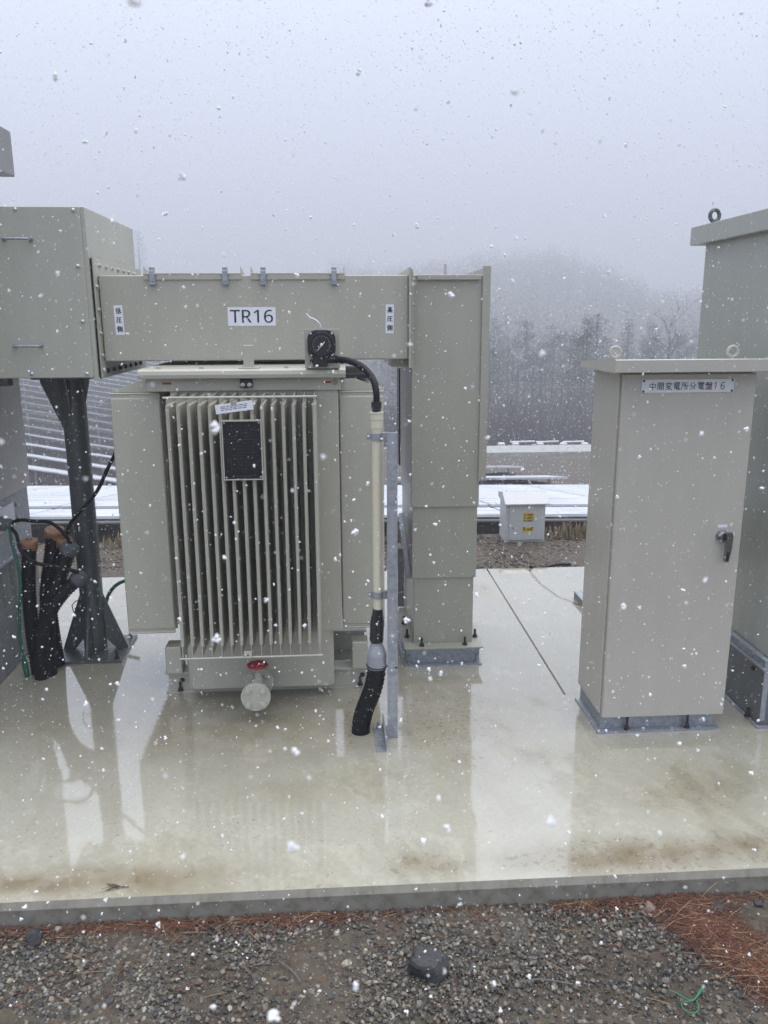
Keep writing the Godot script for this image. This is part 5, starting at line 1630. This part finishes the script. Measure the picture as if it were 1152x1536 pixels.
	# a few straws by the slab foot
	for i in 2:
		var a := on_y([1010, 1050][i], [1368, 1340][i], -0.05)
		a.y = land(a.x, a.z)
		var m := MB.new()
		m.tube(spline([a, a + Vector3(0.02, 0.03, 0.0), a + Vector3(0.05, 0.055, -0.004)], 0.01), range(0, 60).map(func(_i): return 0.001), 5)
		single("straw", m, mat(Color(0.33, 0.25, 0.14), 0.7), a, ["bent straw leaning over the pine needles", "thin straw leaning on the slab face"][i], "straw")

# ------------------------------------------------------------------ falling snow
func flake_mesh(seed_: int, lobes: int) -> ArrayMesh:
	var r := RandomNumberGenerator.new()
	r.seed = seed_
	var mb := MB.new()
	for i in lobes:
		var c := Vector3(r.randfn(0, 0.20), r.randfn(0, 0.12), r.randfn(0, 0.18)) if lobes > 1 else Vector3.ZERO
		var s := r.randf_range(0.22, 0.42) if lobes > 1 else 0.5
		var P := [Vector3.RIGHT, Vector3.LEFT, Vector3.UP, Vector3.DOWN, Vector3.BACK, Vector3.FORWARD]
		for k in 6: P[k] = c + P[k] * s * r.randf_range(0.6, 1.3)
		for f in [[0, 2, 4], [2, 1, 4], [1, 3, 4], [3, 0, 4], [2, 0, 5], [1, 2, 5], [3, 1, 5], [0, 3, 5]]:
			mb.tri(P[f[0]], P[f[1]], P[f[2]])
	return mb.mesh()

func build_snow() -> void:
	rng.seed = 4711
	var sm := mat(Color(0.93, 0.94, 0.96), 0.9)
	sm.backlight_enabled = true
	sm.backlight = Color(0.5, 0.5, 0.51)
	var tiny := []
	for i in 60000:
		var s := rng.randf_range(0.0009, 0.0021)
		tiny.append(Transform3D(Basis.from_euler(Vector3(rng.randf() * TAU, rng.randf() * TAU, 0)).scaled(Vector3.ONE * s), Vector3(rng.randf_range(-2.4, 2.6), rng.randf_range(0.0, 3.2), rng.randf_range(-4.0, -0.5))))
	multi("falling_snow", flake_mesh(69, 1), sm, tiny, [], "dust-fine snow drifting through the air", "snow")
	for v in 3:
		var xfs := []
		for i in 7500:
			# the air round the equipment
			var p := Vector3(rng.randf_range(-2.6, 2.8), rng.randf_range(0.0, 3.4), rng.randf_range(-4.6, -0.35))
			var s := 0.0022 + 0.0070 * pow(rng.randf(), 3.2)
			xfs.append(Transform3D(Basis.from_euler(Vector3(rng.randf() * TAU, rng.randf() * TAU, rng.randf() * TAU)).scaled(Vector3.ONE * s * rng.randf_range(0.8, 1.5)), p))
		for i in 11000:
			var d := rng.randf_range(4.6, 17)
			var p := Vector3(rng.randf_range(-0.55, 0.6) * d, rng.randf_range(-0.24, 0.42) * d + 1.6, -d)
			if p.y < land(p.x, p.z): continue
			var s := rng.randf_range(0.005, 0.013)
			xfs.append(Transform3D(Basis.from_euler(Vector3(rng.randf() * TAU, rng.randf() * TAU, rng.randf() * TAU)).scaled(Vector3.ONE * s), p))
		multi("falling_snow", flake_mesh(70 + v, [2, 3, 5][v]), sm, xfs, [], ["small grains of snow falling through the air", "ragged snowflakes falling through the air", "large clumped snowflakes falling through the air"][v], "snow")

# ------------------------------------------------------------------
func _ready() -> void:
	# camera: 13.3 degrees down, 3.5 degrees to the right of the slab's normal
	var pitch := deg_to_rad(13.32); var yaw := deg_to_rad(3.48); var roll := deg_to_rad(-0.26)
	var fw := Vector3(sin(yaw) * cos(pitch), -sin(pitch), -cos(yaw) * cos(pitch))
	var r0 := Vector3(cos(yaw), 0, sin(yaw))
	var u0 := r0.cross(fw)
	var rt := r0 * cos(roll) + u0 * sin(roll)
	var up := u0 * cos(roll) - r0 * sin(roll)
	cam_basis = Basis(rt, up, -fw)
	var cam := Camera3D.new()
	cam.name = "camera"
	var lens := CameraAttributesPhysical.new()
	lens.frustum_focal_length = 19.05
	lens.frustum_focus_distance = 3.4
	lens.frustum_near = 0.05
	lens.frustum_far = 1500.0
	lens.exposure_aperture = 5.0
	cam.attributes = lens
	add_child(cam)
	cam.fov = rad_to_deg(2.0 * atan(768.0 / FOCAL))
	cam.near = 0.05
	cam.far = 1500.0
	cam.transform = Transform3D(cam_basis, EYE)
	cam.current = true
	# overcast sky, brighter overhead
	var sky := ProceduralSkyMaterial.new()
	sky.sky_horizon_color = Color(0.365, 0.405, 0.515).linear_to_srgb()
	sky.sky_top_color = Color(1.04, 1.11, 1.29).linear_to_srgb()
	sky.sky_curve = 0.6
	sky.ground_horizon_color = Color(0.40, 0.42, 0.46).linear_to_srgb()
	sky.ground_bottom_color = Color(0.2, 0.2, 0.2).linear_to_srgb()
	sky.sky_energy_multiplier = 1.0
	sky.ground_energy_multiplier = 1.0
	var env := Environment.new()
	env.background_mode = Environment.BG_SKY
	env.sky = Sky.new()
	env.sky.sky_material = sky
	env.tonemap_mode = Environment.TONE_MAPPER_LINEAR
	env.tonemap_exposure = 1.65
	env.fog_enabled = true
	env.fog_mode = Environment.FOG_MODE_EXPONENTIAL
	env.fog_density = 0.0073
	env.fog_light_color = Color(0.96, 0.975, 1.0)
	env.sdfgi_enabled = true
	env.ssao_enabled = true
	env.ssil_enabled = true
	var we := WorldEnvironment.new()
	we.name = "environment"
	we.environment = env
	add_child(we)
	var sun := DirectionalLight3D.new()
	sun.name = "sun"
	sun.light_energy = 0.5
	sun.light_angular_distance = 75.0
	sun.light_color = Color(1.0, 0.98, 0.95)
	sun.sky_mode = DirectionalLight3D.SKY_MODE_LIGHT_ONLY
	sun.shadow_enabled = true
	add_child(sun)
	sun.look_at_from_position(Vector3(3.5, 20, -3), Vector3.ZERO, Vector3.FORWARD)
	# setting
	make_materials()
	make_fasteners()
	build_ground()
	build_slab()
	build_road()
	build_woods()
	# equipment
	build_transformer()
	build_duct()
	build_column()
	build_junction()
	build_cabinet()
	build_enclosure()
	build_inverter()
	build_solar()
	build_small_box()
	build_hoses()
	build_conduit()
	build_gravel()
	build_snow()
